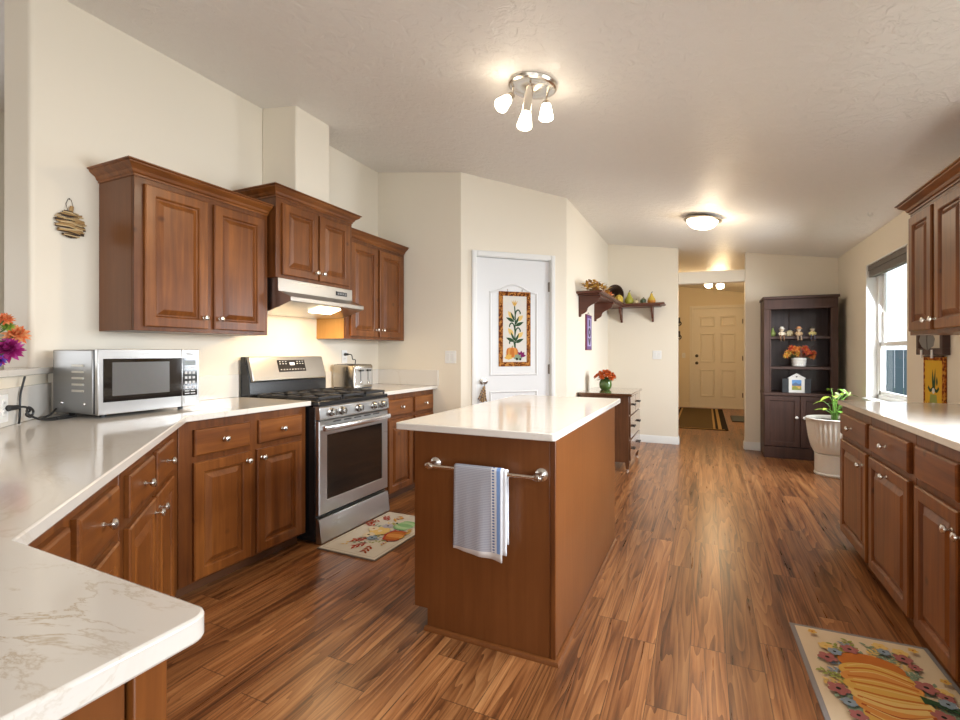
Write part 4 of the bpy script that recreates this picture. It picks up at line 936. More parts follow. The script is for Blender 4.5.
# ------------------------------------------------------------------ flat printed / appliqued motifs
class Print:
    """layers of cloth or print lying on a flat ground: x right, y up, z out of the picture"""
    def __init__(s, z=0.0): s.mb = MB(); s.z = z; s.mats = []; s.k = 0
    def mi(s, m):
        if m not in s.mats: s.mats.append(m)
        return s.mats.index(m)
    def poly(s, pts, m):
        s.k += 1; z = s.z + 0.00003 * s.k
        s.mb.add([(x, y, z) for x, y in pts], [tuple(range(len(pts)))], s.mi(m)); return s
    def ell(s, cx, cy, rx, ry, m, rot=0, n=20, wob=0):
        c, q = math.cos(rot), math.sin(rot)
        pts = []
        for i in range(n):
            a = 2 * PI * i / n; r_ = 1 + wob * math.sin(5 * a + cx * 60)
            x, y = rx * r_ * math.cos(a), ry * r_ * math.sin(a); pts.append((cx + x * c - y * q, cy + x * q + y * c))
        return s.poly(pts, m)
    def leaf(s, x, y, L, W, ang, m):
        d = (math.cos(ang), math.sin(ang)); n = (-d[1], d[0]); L1, L2 = [], []
        for i in range(9):
            t = i / 8; w_ = W / 2 * math.sin(PI * t ** 0.8)
            L1.append((x + d[0] * L * t + n[0] * w_, y + d[1] * L * t + n[1] * w_)); L2.append((x + d[0] * L * t - n[0] * w_, y + d[1] * L * t - n[1] * w_))
        return s.poly(L1 + L2[-2:0:-1], m)
    def stroke(s, pts, w_, m):
        pts = [Vector((p[0], p[1], 0)) for p in pts]; pts = smooth_path(pts, 4); A, B_ = [], []
        for i, p in enumerate(pts):
            t = (pts[min(i + 1, len(pts) - 1)] - pts[max(i - 1, 0)]).normalized(); n = Vector((-t.y, t.x, 0)) * w_ / 2
            A.append(p + n); B_.append(p - n)
        s.k += 1; z = s.z + 0.00003 * s.k; N = len(pts)
        s.mb.add([(p.x, p.y, z) for p in A + B_], [(i, i + 1, N + i + 1, N + i) for i in range(N - 1)], s.mi(m)); return s
    def flower(s, x, y, r, petal, core, n=5, rot=0):
        for i in range(n):
            a = rot + 2 * PI * i / n; s.ell(x + 0.55 * r * math.cos(a), y + 0.55 * r * math.sin(a), r * 0.55, r * 0.45, petal, a, 12)
        s.ell(x, y, r * 0.24, r * 0.24, core, 0, 10); return s
    def sprig(s, x, y, L, ang, m, n=6, lw=0.018, curve=0.3):
        pts = [(x + L * t * math.cos(ang + curve * t), y + L * t * math.sin(ang + curve * t)) for t in (0, .25, .5, .75, 1)]
        s.stroke(pts, 0.0022, m)
        for i in range(n):
            t = (i + 1) / n; px = x + L * t * math.cos(ang + curve * t); py = y + L * t * math.sin(ang + curve * t)
            s.leaf(px, py, lw * 1.6, lw * 0.75, ang + curve + (0.9 if i % 2 else -0.9), m)
        return s
    def pumpkin(s, cx, cy, rx, ry, cols, stem, rot=0):
        c, q = math.cos(rot), math.sin(rot)
        order = [(-0.62, 0.36, 0), (0.62, 0.36, 0), (-0.36, 0.38, 1), (0.36, 0.38, 1), (0, 0.34, 2)]
        s.stroke([(cx - q * ry * 0.7 * 1, cy + c * ry * 0.7), (cx - q * ry * 1.05 + c * 0.02 * 0, cy + c * ry * 1.08), (cx - q * ry * 1.25 + c * rx * 0.18, cy + c * ry * 1.25 + q * rx * 0.18)], rx * 0.16, stem)
        for ox, wd, k in order:
            s.ell(cx + ox * rx * c, cy + ox * rx * q, rx * wd, ry * (0.86 if k == 0 else 0.95 if k == 1 else 1.0), cols[k % len(cols)], rot, 28)
            s.ell(cx + (ox - 0.05) * rx * c, cy + (ox - 0.05) * rx * q, rx * wd * 0.45, ry * 0.80 * (0.86 if k == 0 else 0.95), cols[(k + 3) % len(cols)], rot, 22)
        return s
    def build(s, name, parent): return s.mb.build(name, s.mats, parent, smooth=False, recalc=False)
cl = lambda n, r, g, b: col('print_' + n, (r, g, b), 0.9, spec=0.1)
K_OR, K_OR2, K_YE, K_YE2, K_RU = cl('orange', .50, .16, .035), cl('orange_light', .62, .27, .07), cl('yellow', .64, .38, .09), cl('yellow_light', .70, .48, .17), cl('rust', .38, .08, .03)
K_GR, K_GRD, K_SA, K_MA, K_BL, K_DK = cl('olive', .30, .33, .09), cl('dark_green', .035, .075, .035), cl('sage', .22, .29, .20), cl('mauve', .36, .13, .12), cl('slate', .24, .30, .36), cl('near_black', .02, .025, .02)
K_RED, K_GRN, K_GRNL, K_CR, K_PL = cl('red', .42, .05, .03), cl('green', .24, .44, .20), cl('green_light', .40, .56, .30), cl('cream', .72, .60, .42), cl('plum', .19, .02, .10)

def mat_thing(name, label, cat, loc, rz, W, H, ground, border, bw=0.022, th=0.007, edge=None):
    t = thing(name, label, cat, loc, rz)
    if edge: MB().box(-W / 2, W / 2, -H / 2, H / 2, 0.0006, th).build('binding', edge, t, bevel=0.002)
    MB().box(-W / 2 + bw, W / 2 - bw, -H / 2 + bw, H / 2 - bw, th * 0.5 if edge else 0.0006, th + 0.0006).build('mat_ground', ground, t, bevel=0.0004)
    return t
MATBG = col('mat_cream', (0.66, 0.53, 0.37), 0.95, spec=0.1, bump=0.2, bscale=500)
MATGB = col('mat_grey_binding', (0.27, 0.25, 0.25), 0.9, spec=0.1, bump=0.3, bscale=400)
# right-hand mat: picture up points to the cabinets (+X), picture right points towards the camera (-Y)
t = mat_thing('floor_mat', 'grey-bound cream mat with a large orange pumpkin and flowers, before the right-hand cabinets', 'floor mat', (0.595, 2.185, 0), -PI / 2 + R(1.5), 0.775, 0.485, MATBG, None, 0.018, 0.007, MATGB)
P = Print(0.0078); rn = random.Random(3)
P.poly([(-0.366, -0.221), (0.366, -0.221), (0.366, 0.221), (-0.366, 0.221)], MATBG)
for i in range(44):
    a = 2 * PI * i / 44 + rn.uniform(-.05, .05); rx = rn.uniform(0.19, 0.25); P.sprig(rx * math.cos(a), -0.005 + rx * 0.52 * math.sin(a), rn.uniform(0.05, 0.075), a + rn.uniform(-.7, .7), rn.choice((K_SA, K_GR, K_SA, K_BL, K_YE2)), 6, 0.017, rn.uniform(-.9, .9))
for x, y in ((-0.30, 0.06), (-0.22, -0.14), (0.25, 0.10), (0.29, -0.10), (-0.05, 0.17), (0.12, 0.18), (-0.28, 0.12)): P.flower(x, y, 0.026, K_YE2, K_YE, 6, x * 9)
# pumpkin lobes
PC = (0.02, -0.015)
for ox, rx, ry, m in ((-0.155, 0.075, 0.105, K_OR), (0.155, 0.075, 0.105, K_YE), (-0.085, 0.075, 0.118, K_YE), (0.095, 0.075, 0.118, K_OR2), (-0.045, 0.060, 0.122, K_OR2), (0.045, 0.062, 0.122, K_YE2), (0.0, 0.055, 0.125, K_YE)):
    P.ell(PC[0] + ox, PC[1], rx, ry, m, 0, 28)
for ox in (-0.165, -0.115, -0.06, -0.02, 0.03, 0.075, 0.125, 0.17):
    P.stroke([(PC[0] + ox * 0.75, PC[1] + 0.108), (PC[0] + ox * 1.12, PC[1]), (PC[0] + ox * 0.85, PC[1] - 0.098)], 0.010, K_OR if ox < 0.08 else K_RU)
    P.stroke([(PC[0] + ox * 0.70 + 0.012, PC[1] + 0.095), (PC[0] + ox * 1.05 + 0.014, PC[1]), (PC[0] + ox * 0.8 + 0.012, PC[1] - 0.085)], 0.006, K_YE2)
P.poly([(0.0, 0.085), (0.045, 0.085), (0.040, 0.125), (0.062, 0.165), (0.085, 0.170), (0.092, 0.190), (0.058, 0.188), (0.022, 0.145)], K_GRD)
for x, y, r_ in ((-0.235, 0.115, 0.030), (-0.185, 0.135, 0.022), (-0.06, 0.125, 0.034), (-0.02, 0.165, 0.024), (0.10, 0.115, 0.032), (-0.225, -0.06, 0.030), (0.215, -0.02, 0.036), (-0.13, -0.155, 0.032), (0.07, -0.165, 0.034), (0.20, -0.14, 0.026), (0.25, 0.14, 0.028)): P.flower(x, y, r_, K_MA, K_DK, 5, x * 20)
for x, y, r_ in ((-0.255, 0.06, 0.022), (0.02, 0.155, 0.024), (0.15, 0.15, 0.022), (-0.18, -0.12, 0.024), (0.14, -0.15, 0.022), (0.27, 0.03, 0.02)): P.flower(x, y, r_, K_BL, K_DK, 6, y * 20)
for x, y in ((-0.31, 0.17), (-0.31, -0.17), (0.31, 0.17), (0.31, -0.17), (-0.12, 0.20), (0.2, 0.205)): P.flower(x, y, 0.016, K_YE, K_RU, 5)
for i in range(14): P.ell(0.20 + rn.uniform(-.04, .06), 0.17 + rn.uniform(-.03, .03), 0.005, 0.007, K_RED, rn.random() * 3, 8)
P.build('printed_pattern', t)
# range mat: picture up points to the range (-X), picture right along +Y
MATC2 = col('mat_beige', (0.62, 0.56, 0.47), 0.95, spec=0.1, bump=0.2, bscale=500)
t = mat_thing('floor_mat', 'beige mat printed with small pumpkins and sunflowers in front of the range', 'floor mat', (-1.968, 2.680, 0), PI / 2, 0.755, 0.440, MATC2, None, 0.006, 0.009, col('mat_dark_edge', (0.20, 0.16, 0.12), 0.9))
P = Print(0.0098)
fr = cl('taupe_line', .45, .38, .30)
for a, b in (((-0.35, -0.195), (0.35, -0.195)), ((-0.35, 0.195), (0.35, 0.195)), ((-0.35, -0.195), (-0.35, 0.195)), ((0.35, -0.195), (0.35, 0.195))): P.stroke([a, b], 0.004, fr)
for i in range(16): P.sprig(-0.16 + 0.022 * i, -0.02 + 0.09 * math.sin(i * 1.7), 0.09, 1.57 + math.sin(i * 2.2) * 1.2, (K_SA, K_YE2, K_BL, K_GR)[i % 4], 5, 0.015)
for x, y, a, m in ((-0.17, -0.02, 2.6, K_RED), (-0.19, -0.07, 3.3, K_RU), (-0.12, 0.02, 2.2, K_RED), (0.06, 0.12, 1.2, K_RED), (0.17, 0.10, .7, K_RED), (0.13, 0.13, 1.7, K_RU)):
    for k in range(6): P.leaf(x + math.cos(a) * k * 0.014, y + math.sin(a) * k * 0.014, 0.04, 0.014, a + (0.7 if k % 2 else -0.7), m)
for k in range(9): P.leaf(-0.16 + k * 0.017, -0.125, 0.028, 0.008, 1.1, K_RU if k % 2 else K_YE)
for k in range(8): P.leaf(0.17 + k * 0.014, 0.03 + 0.02 * math.sin(k), 0.04, 0.012, 0.6 + k * 0.2, K_OR if k % 2 else K_YE)
P.pumpkin(0.14, -0.065, 0.075, 0.062, (K_GRN, K_GRNL, K_GRN), K_GRD, -0.1)
P.pumpkin(-0.02, -0.105, 0.080, 0.062, (K_RU, K_OR, K_OR2), K_RU, 0.15)
P.stroke([(-0.09, -0.075), (-0.02, -0.045), (0.055, -0.060)], 0.012, K_RED)
P.flower(0.005, 0.025, 0.060, K_YE2, K_CR, 9); P.flower(-0.07, 0.05, 0.035, K_CR, K_DK, 7); P.flower(0.02, 0.085, 0.032, K_CR, K_RU, 7); P.flower(0.09, 0.03, 0.034, cl('lilac_grey', .42, .38, .42), K_DK, 6); P.flower(-0.10, 0.0, 0.030, K_BL, K_DK, 6)
P.mb.v = [(x * 1.16 if abs(x) < 0.29 else x, y * 1.08 if abs(y) < 0.17 else y, z) for x, y, z in P.mb.v]
for x, y in ((0.05, -0.155), (0.08, -0.14), (0.02, -0.16), (-0.05, -0.165)): P.leaf(x, y, 0.045, 0.02, -0.5, K_YE)
P.build('printed_pattern', t)
# hall runner
RB, RT, RD = col('runner_brown', (0.115, 0.075, 0.035), 0.95, spec=0.1, bump=0.3, bscale=300), col('runner_tan', (0.42, 0.27, 0.11), 0.95, spec=0.1), col('runner_dark', (0.022, 0.014, 0.010), 0.95, spec=0.1)
t = thing('hall_runner', 'brown striped runner rug on the hall floor before the entry door', 'rug', (-0.16, 10.05, 0))
MB().box(-0.49, 0.49, -1.57, 1.57, 0.0006, 0.008).build('rug_body', RD, t, bevel=0.002)
m_ = MB(); m_.box(-0.27, 0.27, -1.47, 1.54, 0.008, 0.0088, 0)
for x0, x1, k in ((-0.40, -0.35, 1), (-0.31, -0.275, 1), (0.275, 0.31, 1), (0.35, 0.40, 1)): m_.box(x0, x1, -1.54, 1.54, 0.008, 0.0088, k)
m_.box(-0.44, 0.44, -1.545, -1.50, 0.008, 0.0088, 1)
m_.build('woven_stripes', [RB, RT], t, smooth=False)
t = thing('door_mat', 'small grey mat on the hall floor right of the striped runner', 'door mat', (0.62, 10.05, 0))
MB().box(-0.19, 0.19, -0.42, 0.42, 0.0006, 0.014).build('rubber_base', BLKPL, t, bevel=0.003)
m_ = MB()
for k in range(12): m_.box(-0.17, 0.17, -0.395 + k * 0.067, -0.345 + k * 0.067, 0.0142, 0.018)
m_.build('grey_ribs', col('mat_grey', (0.14, 0.15, 0.15), 0.9), t, smooth=False)

# quilt on the pantry door
Zq0, Zq1 = 1.090, 1.800; sq0, sq1 = 0.375, 0.703
qc_ = DA + dt * ((sq0 + sq1) / 2) - Vector((0, 0))
qn = Vector((dt.y, -dt.x))
t = thing('applique_wall_hanging', 'quilted cornstalk and pumpkin hanging with a brown border on the pantry door', 'wall hanging', (qc_.x + qn.x * -0.0105, qc_.y + qn.y * -0.0105, (Zq0 + Zq1) / 2), 0, rot=(PI / 2, 0, pd_a))
QW, QH = sq1 - sq0, Zq1 - Zq0
def speckle(name, a, b_, c_):
    m, nt, b = newmat(name); tc = nd(nt, 'ShaderNodeTexCoord'); v = nd(nt, 'ShaderNodeTexVoronoi'); v.inputs['Scale'].default_value = 75
    nt.links.new(tc.outputs['Object'], v.inputs['Vector']); sp = nd(nt, 'ShaderNodeSeparateColor'); nt.links.new(v.outputs['Color'], sp.inputs[0])
    r = ramp(nt, [(0.2, a), (0.5, b_), (0.85, c_)]); nt.links.new(sp.outputs[0], r.inputs[0]); nt.links.new(r.outputs[0], b.inputs['Base Color']); b.inputs['Roughness'].default_value = 0.95; b.inputs['Specular IOR Level'].default_value = 0.1
    return m
QB = speckle('calico_brown', (0.10, 0.025, 0.008), (0.26, 0.09, 0.02), (0.45, 0.20, 0.05))
m_ = MB(); bw = 0.042
m_.box(-QW / 2, QW / 2, -QH / 2, -QH / 2 + bw, 0.0, 0.006); m_.box(-QW / 2, QW / 2, QH / 2 - bw, QH / 2, 0.0, 0.006); m_.box(-QW / 2, -QW / 2 + bw, -QH / 2 + bw, QH / 2 - bw, 0.0, 0.006); m_.box(QW / 2 - bw, QW / 2, -QH / 2 + bw, QH / 2 - bw, 0.0, 0.006)
m_.build('calico_border', QB, t, bevel=0.001)
MB().box(-QW / 2 + bw - 0.002, QW / 2 - bw + 0.002, -QH / 2 + bw - 0.002, QH / 2 - bw + 0.002, 0.0005, 0.004).build('cloth_panel', col('quilt_cream', (0.66, 0.62, 0.56), 0.95, spec=0.1), t)
P = Print(0.0042)
for y in (0.10, -0.06): 
    P.leaf(-0.02, y, 0.085, 0.045, 2.2, K_YE2); P.leaf(0.025, y - 0.02, 0.08, 0.045, 0.7, K_YE2)
P.stroke([(0.005, -0.20), (0.0, -0.05), (0.004, 0.10), (-0.004, 0.225)], 0.012, K_GRD)
for y, s_ in ((-0.09, -1), (-0.10, 1), (0.06, 1), (0.10, -1)):
    P.leaf(0.005 * s_, y - 0.03, 0.095, 0.032, PI / 2 - s_ * 1.15, K_GRD); P.leaf(0.004 * s_, y - 0.02, 0.09, 0.022, PI / 2 - s_ * 0.45, K_GRD)
for y, s_ in ((0.17, 1), (0.045, -1), (0.0, 1), (-0.115, -1)):
    P.stroke([(0.0, y - 0.06), (s_ * 0.012, y - 0.005), (s_ * 0.036, y + 0.012), (s_ * 0.055, y - 0.012), (s_ * 0.052, y - 0.026)], 0.013, K_GRD)
for a in (-0.55, -0.2, 0.15, 0.5): P.leaf(-0.004, 0.215, 0.065, 0.011, PI / 2 + a, K_YE)
P.pumpkin(-0.028, -0.225, 0.062, 0.052, (K_OR, K_OR2, K_OR), K_GR)
def maple(x, y, r_, m): 
    for k in range(5): P.leaf(x, y, r_, r_ * 0.55, PI / 2 + (k - 2) * 0.75, m)
    P.ell(x, y, r_ * 0.38, r_ * 0.38, m)
maple(-0.065, -0.275, 0.045, K_YE); maple(0.065, -0.255, 0.05, K_PL); maple(0.03, -0.278, 0.048, K_SA); P.ell(0.02, -0.285, 0.012, 0.012, K_DK); P.ell(0.055, -0.288, 0.011, 0.011, K_DK)
P.build('applique', t)
for x in (-0.075, 0.075):
    m = MB(); m.tube([(x, QH / 2 - 0.006, 0.003), (x, QH / 2 + 0.020, 0.004), (x + 0.004, QH / 2 + 0.024, 0.004)], 0.003, 6); m.build('hanger_pin', CHROME, t)
# hanging on the door knob
kp = DA + dt * (S0 + 0.072); t = thing('beaded_tassel', 'bronze beaded tassel hanging from the pantry door knob', 'tassel', (kp.x + qn.x * 0.045, kp.y + qn.y * 0.045, 0.955), pd_a)
m_ = MB(); m_.tube([(0.0 + 0.016 * math.cos(a), 0.0, 0.002 + 0.018 * math.sin(a)) for a in [2 * PI * i / 16 for i in range(17)]], 0.003, 6); m_.tube([(0, 0, -0.016), (-0.006, 0, -0.06)], 0.004); m_.build('loop', BRONZE, t)
TB1, TB2 = col('bead_tan', (0.42, 0.26, 0.12), 0.4, 0.3), col('bead_brown', (0.11, 0.06, 0.03), 0.4, 0.3)
m_ = MB(); rn = random.Random(5)
for k in range(10):
    z = -0.05 - k * 0.012; wd = 0.006 + k * 0.004
    for j in range(3): m_.sphere((-0.008 - k * 0.0022 + (j - 1) * wd * 0.8, rn.uniform(-.003, .003), z), 0.0085, (1, 1, 1), 8, 6, (k + j) % 2)
m_.build('beads', [TB1, TB2], t)
m_ = MB()
for k in range(9): m_.cyl((-0.014, 0, -0.085), (-0.052 + k * 0.009, 0.004 * math.sin(k), -0.185 + 0.006 * math.cos(k)), 0.003, 0.0055, 6, k % 2)
m_.build('fringe', [TB2, TB1], t)

# pumpkin twig ornament on the left wall
t = thing('twig_pumpkin_ornament', 'pumpkin-shaped ornament of woven twigs hanging on the wall by the microwave', 'ornament', (XL, 1.360, 1.876))
TW1, TW2, TW3 = col('twig_tan', (0.40, 0.24, 0.09), 0.7), col('twig_dark', (0.06, 0.035, 0.02), 0.7), col('twig_pale', (0.58, 0.42, 0.22), 0.7)
m_ = MB(); rn = random.Random(11)
for k in range(80):
    z = rn.uniform(-0.066, 0.062); hw_ = 0.070 * math.sqrt(max(0.05, 1 - (z / 0.070) ** 2)); x0 = 0.007 + rn.random() * 0.014
    y0 = -hw_ * rn.uniform(0.6, 1.0); y1 = hw_ * rn.uniform(0.6, 1.0); dz = rn.uniform(-0.012, 0.012)
    m_.tube([(x0, y0, z), (x0 + 0.004, (y0 + y1) / 2, z + dz * 0.3 + rn.uniform(-.005, .005)), (x0, y1, max(-.067, min(.064, z + dz)))], rn.uniform(0.0022, 0.0048), 6, rn.choice((0, 0, 1, 2, 1)))
m_.build('twigs', [TW1, TW2, TW3], t)
MB().cyl((0.012, 0.0, 0.050), (0.014, 0.006, 0.092), 0.010, 0.008, 10).build('stem', TW1, t)
MB().tube([(0.012, -0.012, 0.06), (0.006, -0.016, 0.10), (0.003, -0.006, 0.128), (0.003, 0.0, 0.130), (0.003, 0.008, 0.126), (0.006, 0.014, 0.095), (0.012, 0.010, 0.07)], 0.0012, 6).build('wire_loop', BRONZE, t)
MB().sphere((0.003, 0, 0.130), 0.0035).build('nail', BRONZE, t)

# ------------------------------------------------------------------ plants and flowers
LEAF_G, LEAF_D = col('leaf_green', (0.16, 0.30, 0.05), 0.5), col('leaf_dark', (0.05, 0.12, 0.03), 0.5)
def bloom(mb, c, r, nrm, layers=4, petals=12, mat=0, mat2=None, seed=1):
    c = Vector(c); nrm = Vector(nrm).normalized(); rn = random.Random(seed)
    a1 = nrm.cross(Vector((0.3, 0.5, 0.81))).normalized(); a2 = nrm.cross(a1)
    for l in range(layers):
        f = l / max(1, layers - 1); el = 0.15 + 1.15 * f; n = max(5, int(petals * (1 - 0.45 * f)))
        for k in range(n):
            a = 2 * PI * (k + 0.5 * (l % 2)) / n + rn.uniform(-.1, .1)
            o = a1 * math.cos(a) + a2 * math.sin(a); d = o * math.cos(el) + nrm * math.sin(el)
            mb.blade(c + o * r * 0.08 + nrm * r * 0.05 * l, d, nrm, r * (1.0 - 0.35 * f), r * 0.42, 0.15 - 0.5 * f, mat if (mat2 is None or (k + l) % 3) else mat2, 3, 0.12)
    mb.sphere(c + nrm * r * 0.1, r * 0.2, (1, 1, 1), 8, 6, mat)
MAG, MAG2 = col('petal_magenta', (0.36, 0.012, 0.16), 0.6), col('petal_magenta_light', (0.52, 0.06, 0.30), 0.6)
ORA, ORA2 = col('petal_coral', (0.72, 0.17, 0.05), 0.6), col('petal_peach', (0.80, 0.34, 0.14), 0.6)
PUR = col('petal_violet', (0.10, 0.04, 0.36), 0.6); GRNF = col('petal_lime', (0.32, 0.40, 0.05), 0.6)
MUM, MUM2 = col('mum_orange', (0.60, 0.12, 0.012), 0.6), col('mum_orange_dark', (0.40, 0.06, 0.008), 0.6)
fb = Vector(dpt(0.55, 1.1495, -0.07))
t = thing('flower_vase', 'bouquet of magenta, coral and violet flowers standing on the white ledge', 'flowers', fb)
m_ = MB(); m_.lathe([(0.032, 0), (0.042, 0.02), (0.045, 0.06), (0.032, 0.10), (0.028, 0.115), (0.024, 0.113), (0.026, 0.10), (0.036, 0.06), (0.034, 0.02), (0.01, 0.008)], (0, 0, 0.0006), (0, 0, 1), 24); m_.build('vase', CERAM, t)
spots = [((-2.790, 1.060, 1.228), 0.058, (0.6, -0.4, 0.35), MAG, MAG2, 9), ((-2.845, 1.110, 1.300), 0.050, (0.7, -0.2, 0.35), ORA2, ORA, 5), ((-2.765, 1.040, 1.362), 0.036, (0.5, -0.3, 0.7), ORA, ORA2, 4), ((-2.785, 1.058, 1.335), 0.026, (0.6, -0.4, 0.5), GRNF, LEAF_G, 4), ((-2.735, 1.010, 1.186), 0.026, (0.7, -0.3, 0.0), PUR, MAG, 4),
         ((-2.70, 0.93, 1.36), 0.05, (0.2, -0.6, 0.7), MAG, MAG2, 6), ((-2.655, 0.85, 1.36), 0.05, (0.3, -0.6, 0.7), ORA, ORA2, 5), ((-2.63, 0.82, 1.27), 0.055, (0.3, -0.8, 0.4), MAG, MAG2, 6), ((-2.64, 0.90, 1.26), 0.04, (0.5, -0.6, 0.4), ORA2, ORA, 5)]
for i, (p, r_, n_, a, b, l_) in enumerate(spots):
    q_ = Vector(p) - fb; m = MB(); bloom(m, q_, r_, n_, l_, 13, 0, 1, i); m.build('bloom', [a, b], t, recalc=False)
m_ = MB()
for p, *_ in spots:
    q_ = Vector(p) - fb; m_.tube(smooth_path([(0, 0, 0.03), (q_.x * 0.15, q_.y * 0.15, 0.12), (q_.x * 0.7, q_.y * 0.7, q_.z * 0.8), q_], 3), 0.0028, 5)
m_.build('stems', LEAF_D, t)
m_ = MB(); rn = random.Random(4)
for k in range(16):
    a = rn.random() * 6.28; m_.blade((0.02 * math.cos(a), 0.02 * math.sin(a), 0.11), (math.cos(a), math.sin(a), 0.6), (0, 0, 1), 0.10, 0.03, 0.4)
m_.build('leaves', LEAF_G, t, recalc=False)

# ------------------------------------------------------------------ chest of drawers + pot of mums
DRY0, DRW, DRX, DRD, DRH = 5.120, 0.84, -0.705, 0.520, 0.800
t = thing('chest_of_drawers', 'low dark wood chest of drawers on small feet behind the island', 'chest of drawers', (DRX, DRY0, 0), PI / 2)
GLOSS = wood('walnut_gloss', (0.075, 0.03, 0.014), (0.13, 0.056, 0.026), (0.19, 0.085, 0.04), 'x', rough=0.10, knots=False, coat=1.0)
MB().box(0.02, DRW - 0.02, 0.004, DRD, 0.09, DRH - 0.026).build('case', W_WAL, t, bevel=0.003)
MB().box(-0.02, DRW + 0.02, -0.03, DRD + 0.005, DRH - 0.025, DRH).build('top', GLOSS, t, bevel=0.006)
for x in (0.03, DRW - 0.075):
    for y in (0.0, DRD - 0.05):
        m = MB(); m.rings([[(x, y, 0.09), (x + 0.045, y, 0.09), (x + 0.045, y + 0.045, 0.09), (x, y + 0.045, 0.09)], [(x + 0.01, y + 0.01, 0.018), (x + 0.035, y + 0.01, 0.018), (x + 0.035, y + 0.035, 0.018), (x + 0.01, y + 0.035, 0.018)]]); lg_ = m.build('leg', W_WAL, t)
        MB().cyl((x + 0.022, y + 0.022, 0.0), (x + 0.022, y + 0.022, 0.019), 0.014, seg=12).build('glide', NICKEL, lg_)
rows = [(0.11, 0.32, (0.03, DRW - 0.03)), (0.335, 0.565, (0.03, DRW - 0.03)), (0.58, 0.765, (0.03, DRW / 2 - 0.006)), (0.58, 0.765, (DRW / 2 + 0.006, DRW - 0.03))]
for z0, z1, (x0, x1) in rows:
    d = MB().box(x0, x1, -0.012, 0.003, z0, z1).build('drawer', GLOSS, t, bevel=0.004)
    for f in ((0.22, 0.78) if x1 - x0 > 0.6 else (0.5,)):
        xc = x0 + (x1 - x0) * f; m = MB(); zc_ = (z0 + z1) / 2
        m.tube([(xc - 0.045, -0.012, zc_), (xc - 0.045, -0.032, zc_), (xc + 0.045, -0.032, zc_), (xc + 0.045, -0.012, zc_)], 0.0065, 8); m.box(xc - 0.05, xc + 0.05, -0.036, -0.028, zc_ - 0.009, zc_ + 0.009)
        m.build('handle', BLKPL, d)
pt = thing('flower_pot', 'round green pot of orange chrysanthemums on the chest of drawers', 'potted flowers', (-1.030, 5.60, DRH + EPS))
m_ = MB(); m_.lathe([(0.045, 0), (0.064, 0.02), (0.072, 0.055), (0.066, 0.09), (0.056, 0.108), (0.060, 0.116), (0.050, 0.114), (0.050, 0.10), (0.01, 0.095)], (0, 0, 0), (0, 0, 1), 28); m_.build('pot', col('glaze_green', (0.075, 0.13, 0.03), 0.15, bump=0.1, bscale=40), pt)
rn = random.Random(9)
for k in range(19):
    a = k * 2.399; r_ = 0.112 * math.sqrt((k + 0.5) / 19); z = 0.205 - r_ * r_ * 6.0; n_ = (r_ * math.cos(a) * 9, r_ * math.sin(a) * 9, 1)
    m = MB(); bloom(m, (r_ * math.cos(a), r_ * math.sin(a), z), 0.036, n_, 4, 11, 0, 1, k); m.build('bloom', [MUM, MUM2], pt, recalc=False)
m_ = MB()
for k in range(40):
    a = rn.random() * 6.28; m_.blade((0.03 * math.cos(a), 0.03 * math.sin(a), 0.11), (math.cos(a), math.sin(a), rn.uniform(0.2, 1.2)), (0, 0, 1), 0.085, 0.028, 0.4)
m_.build('leaves', LEAF_D, pt, recalc=False)

# ------------------------------------------------------------------ corner shelf with harvest decor
SZ = 1.872
t = thing('corner_shelf', 'brown L-shaped corner wall shelf on four scrolled brackets', 'shelf', (XP, YB, SZ))
sd = 0.27
m_ = MB(); m_.prism([(0.001, -1.86), (sd, -1.86), (sd, -sd - 0.03), (0.765, -sd - 0.03), (0.765, -0.001), (0.001, -0.001)], -0.024, 0.0, 'xy'); m_.build('shelf_board', W_SHELF, t, bevel=0.003)
m_ = MB(); m_.prism([(0.001, -1.80), (sd - 0.04, -1.80), (sd - 0.04, -sd - 0.0), (0.71, -sd + 0.0), (0.71, -0.001), (0.001, -0.001)], -0.040, -0.0245, 'xy'); m_.build('cove_moulding', W_SHELF, t, bevel=0.004)
def brk(D_, H_):
    p = [(0.001, -0.0405), (D_, -0.0405), (D_, -0.065)]
    for i in range(11):
        u = i / 10; p.append((D_ * (1 - u) * 0.94 + 0.028 * u + 0.018 * math.sin(u * PI * 3), -0.065 - (H_ - 0.09) * (u ** 0.9)))
    p += [(0.028, -H_ + 0.012), (0.022, -H_), (0.001, -H_)]
    return p
for yy in (-1.735, -0.93): MB().prism([(x, z) for x, z in brk(0.235, 0.265)], yy - 0.011, yy + 0.011, 'xz').build('bracket', W_SHELF, t, bevel=0.002)
for xx in (0.19, 0.60): 
    m = MB(); m.prism([(-x, z) for x, z in brk(0.225, 0.235)], xx - 0.013, xx + 0.013, 'yz'); m.build('bracket', W_SHELF, t, bevel=0.002)
ZT = SZ + EPS
G_Y, G_O, G_G, G_W = col('gourd_yellow', (0.55, 0.38, 0.05), 0.45, bump=0.2), col('gourd_orange', (0.58, 0.22, 0.03), 0.45, bump=0.2), col('gourd_green', (0.05, 0.08, 0.03), 0.45), col('gourd_cream', (0.66, 0.55, 0.32), 0.45)
G_YG = col('gourd_yellow_green', (0.38, 0.36, 0.04), 0.45, bump=0.2); STEM = col('gourd_stem', (0.14, 0.11, 0.04), 0.8)
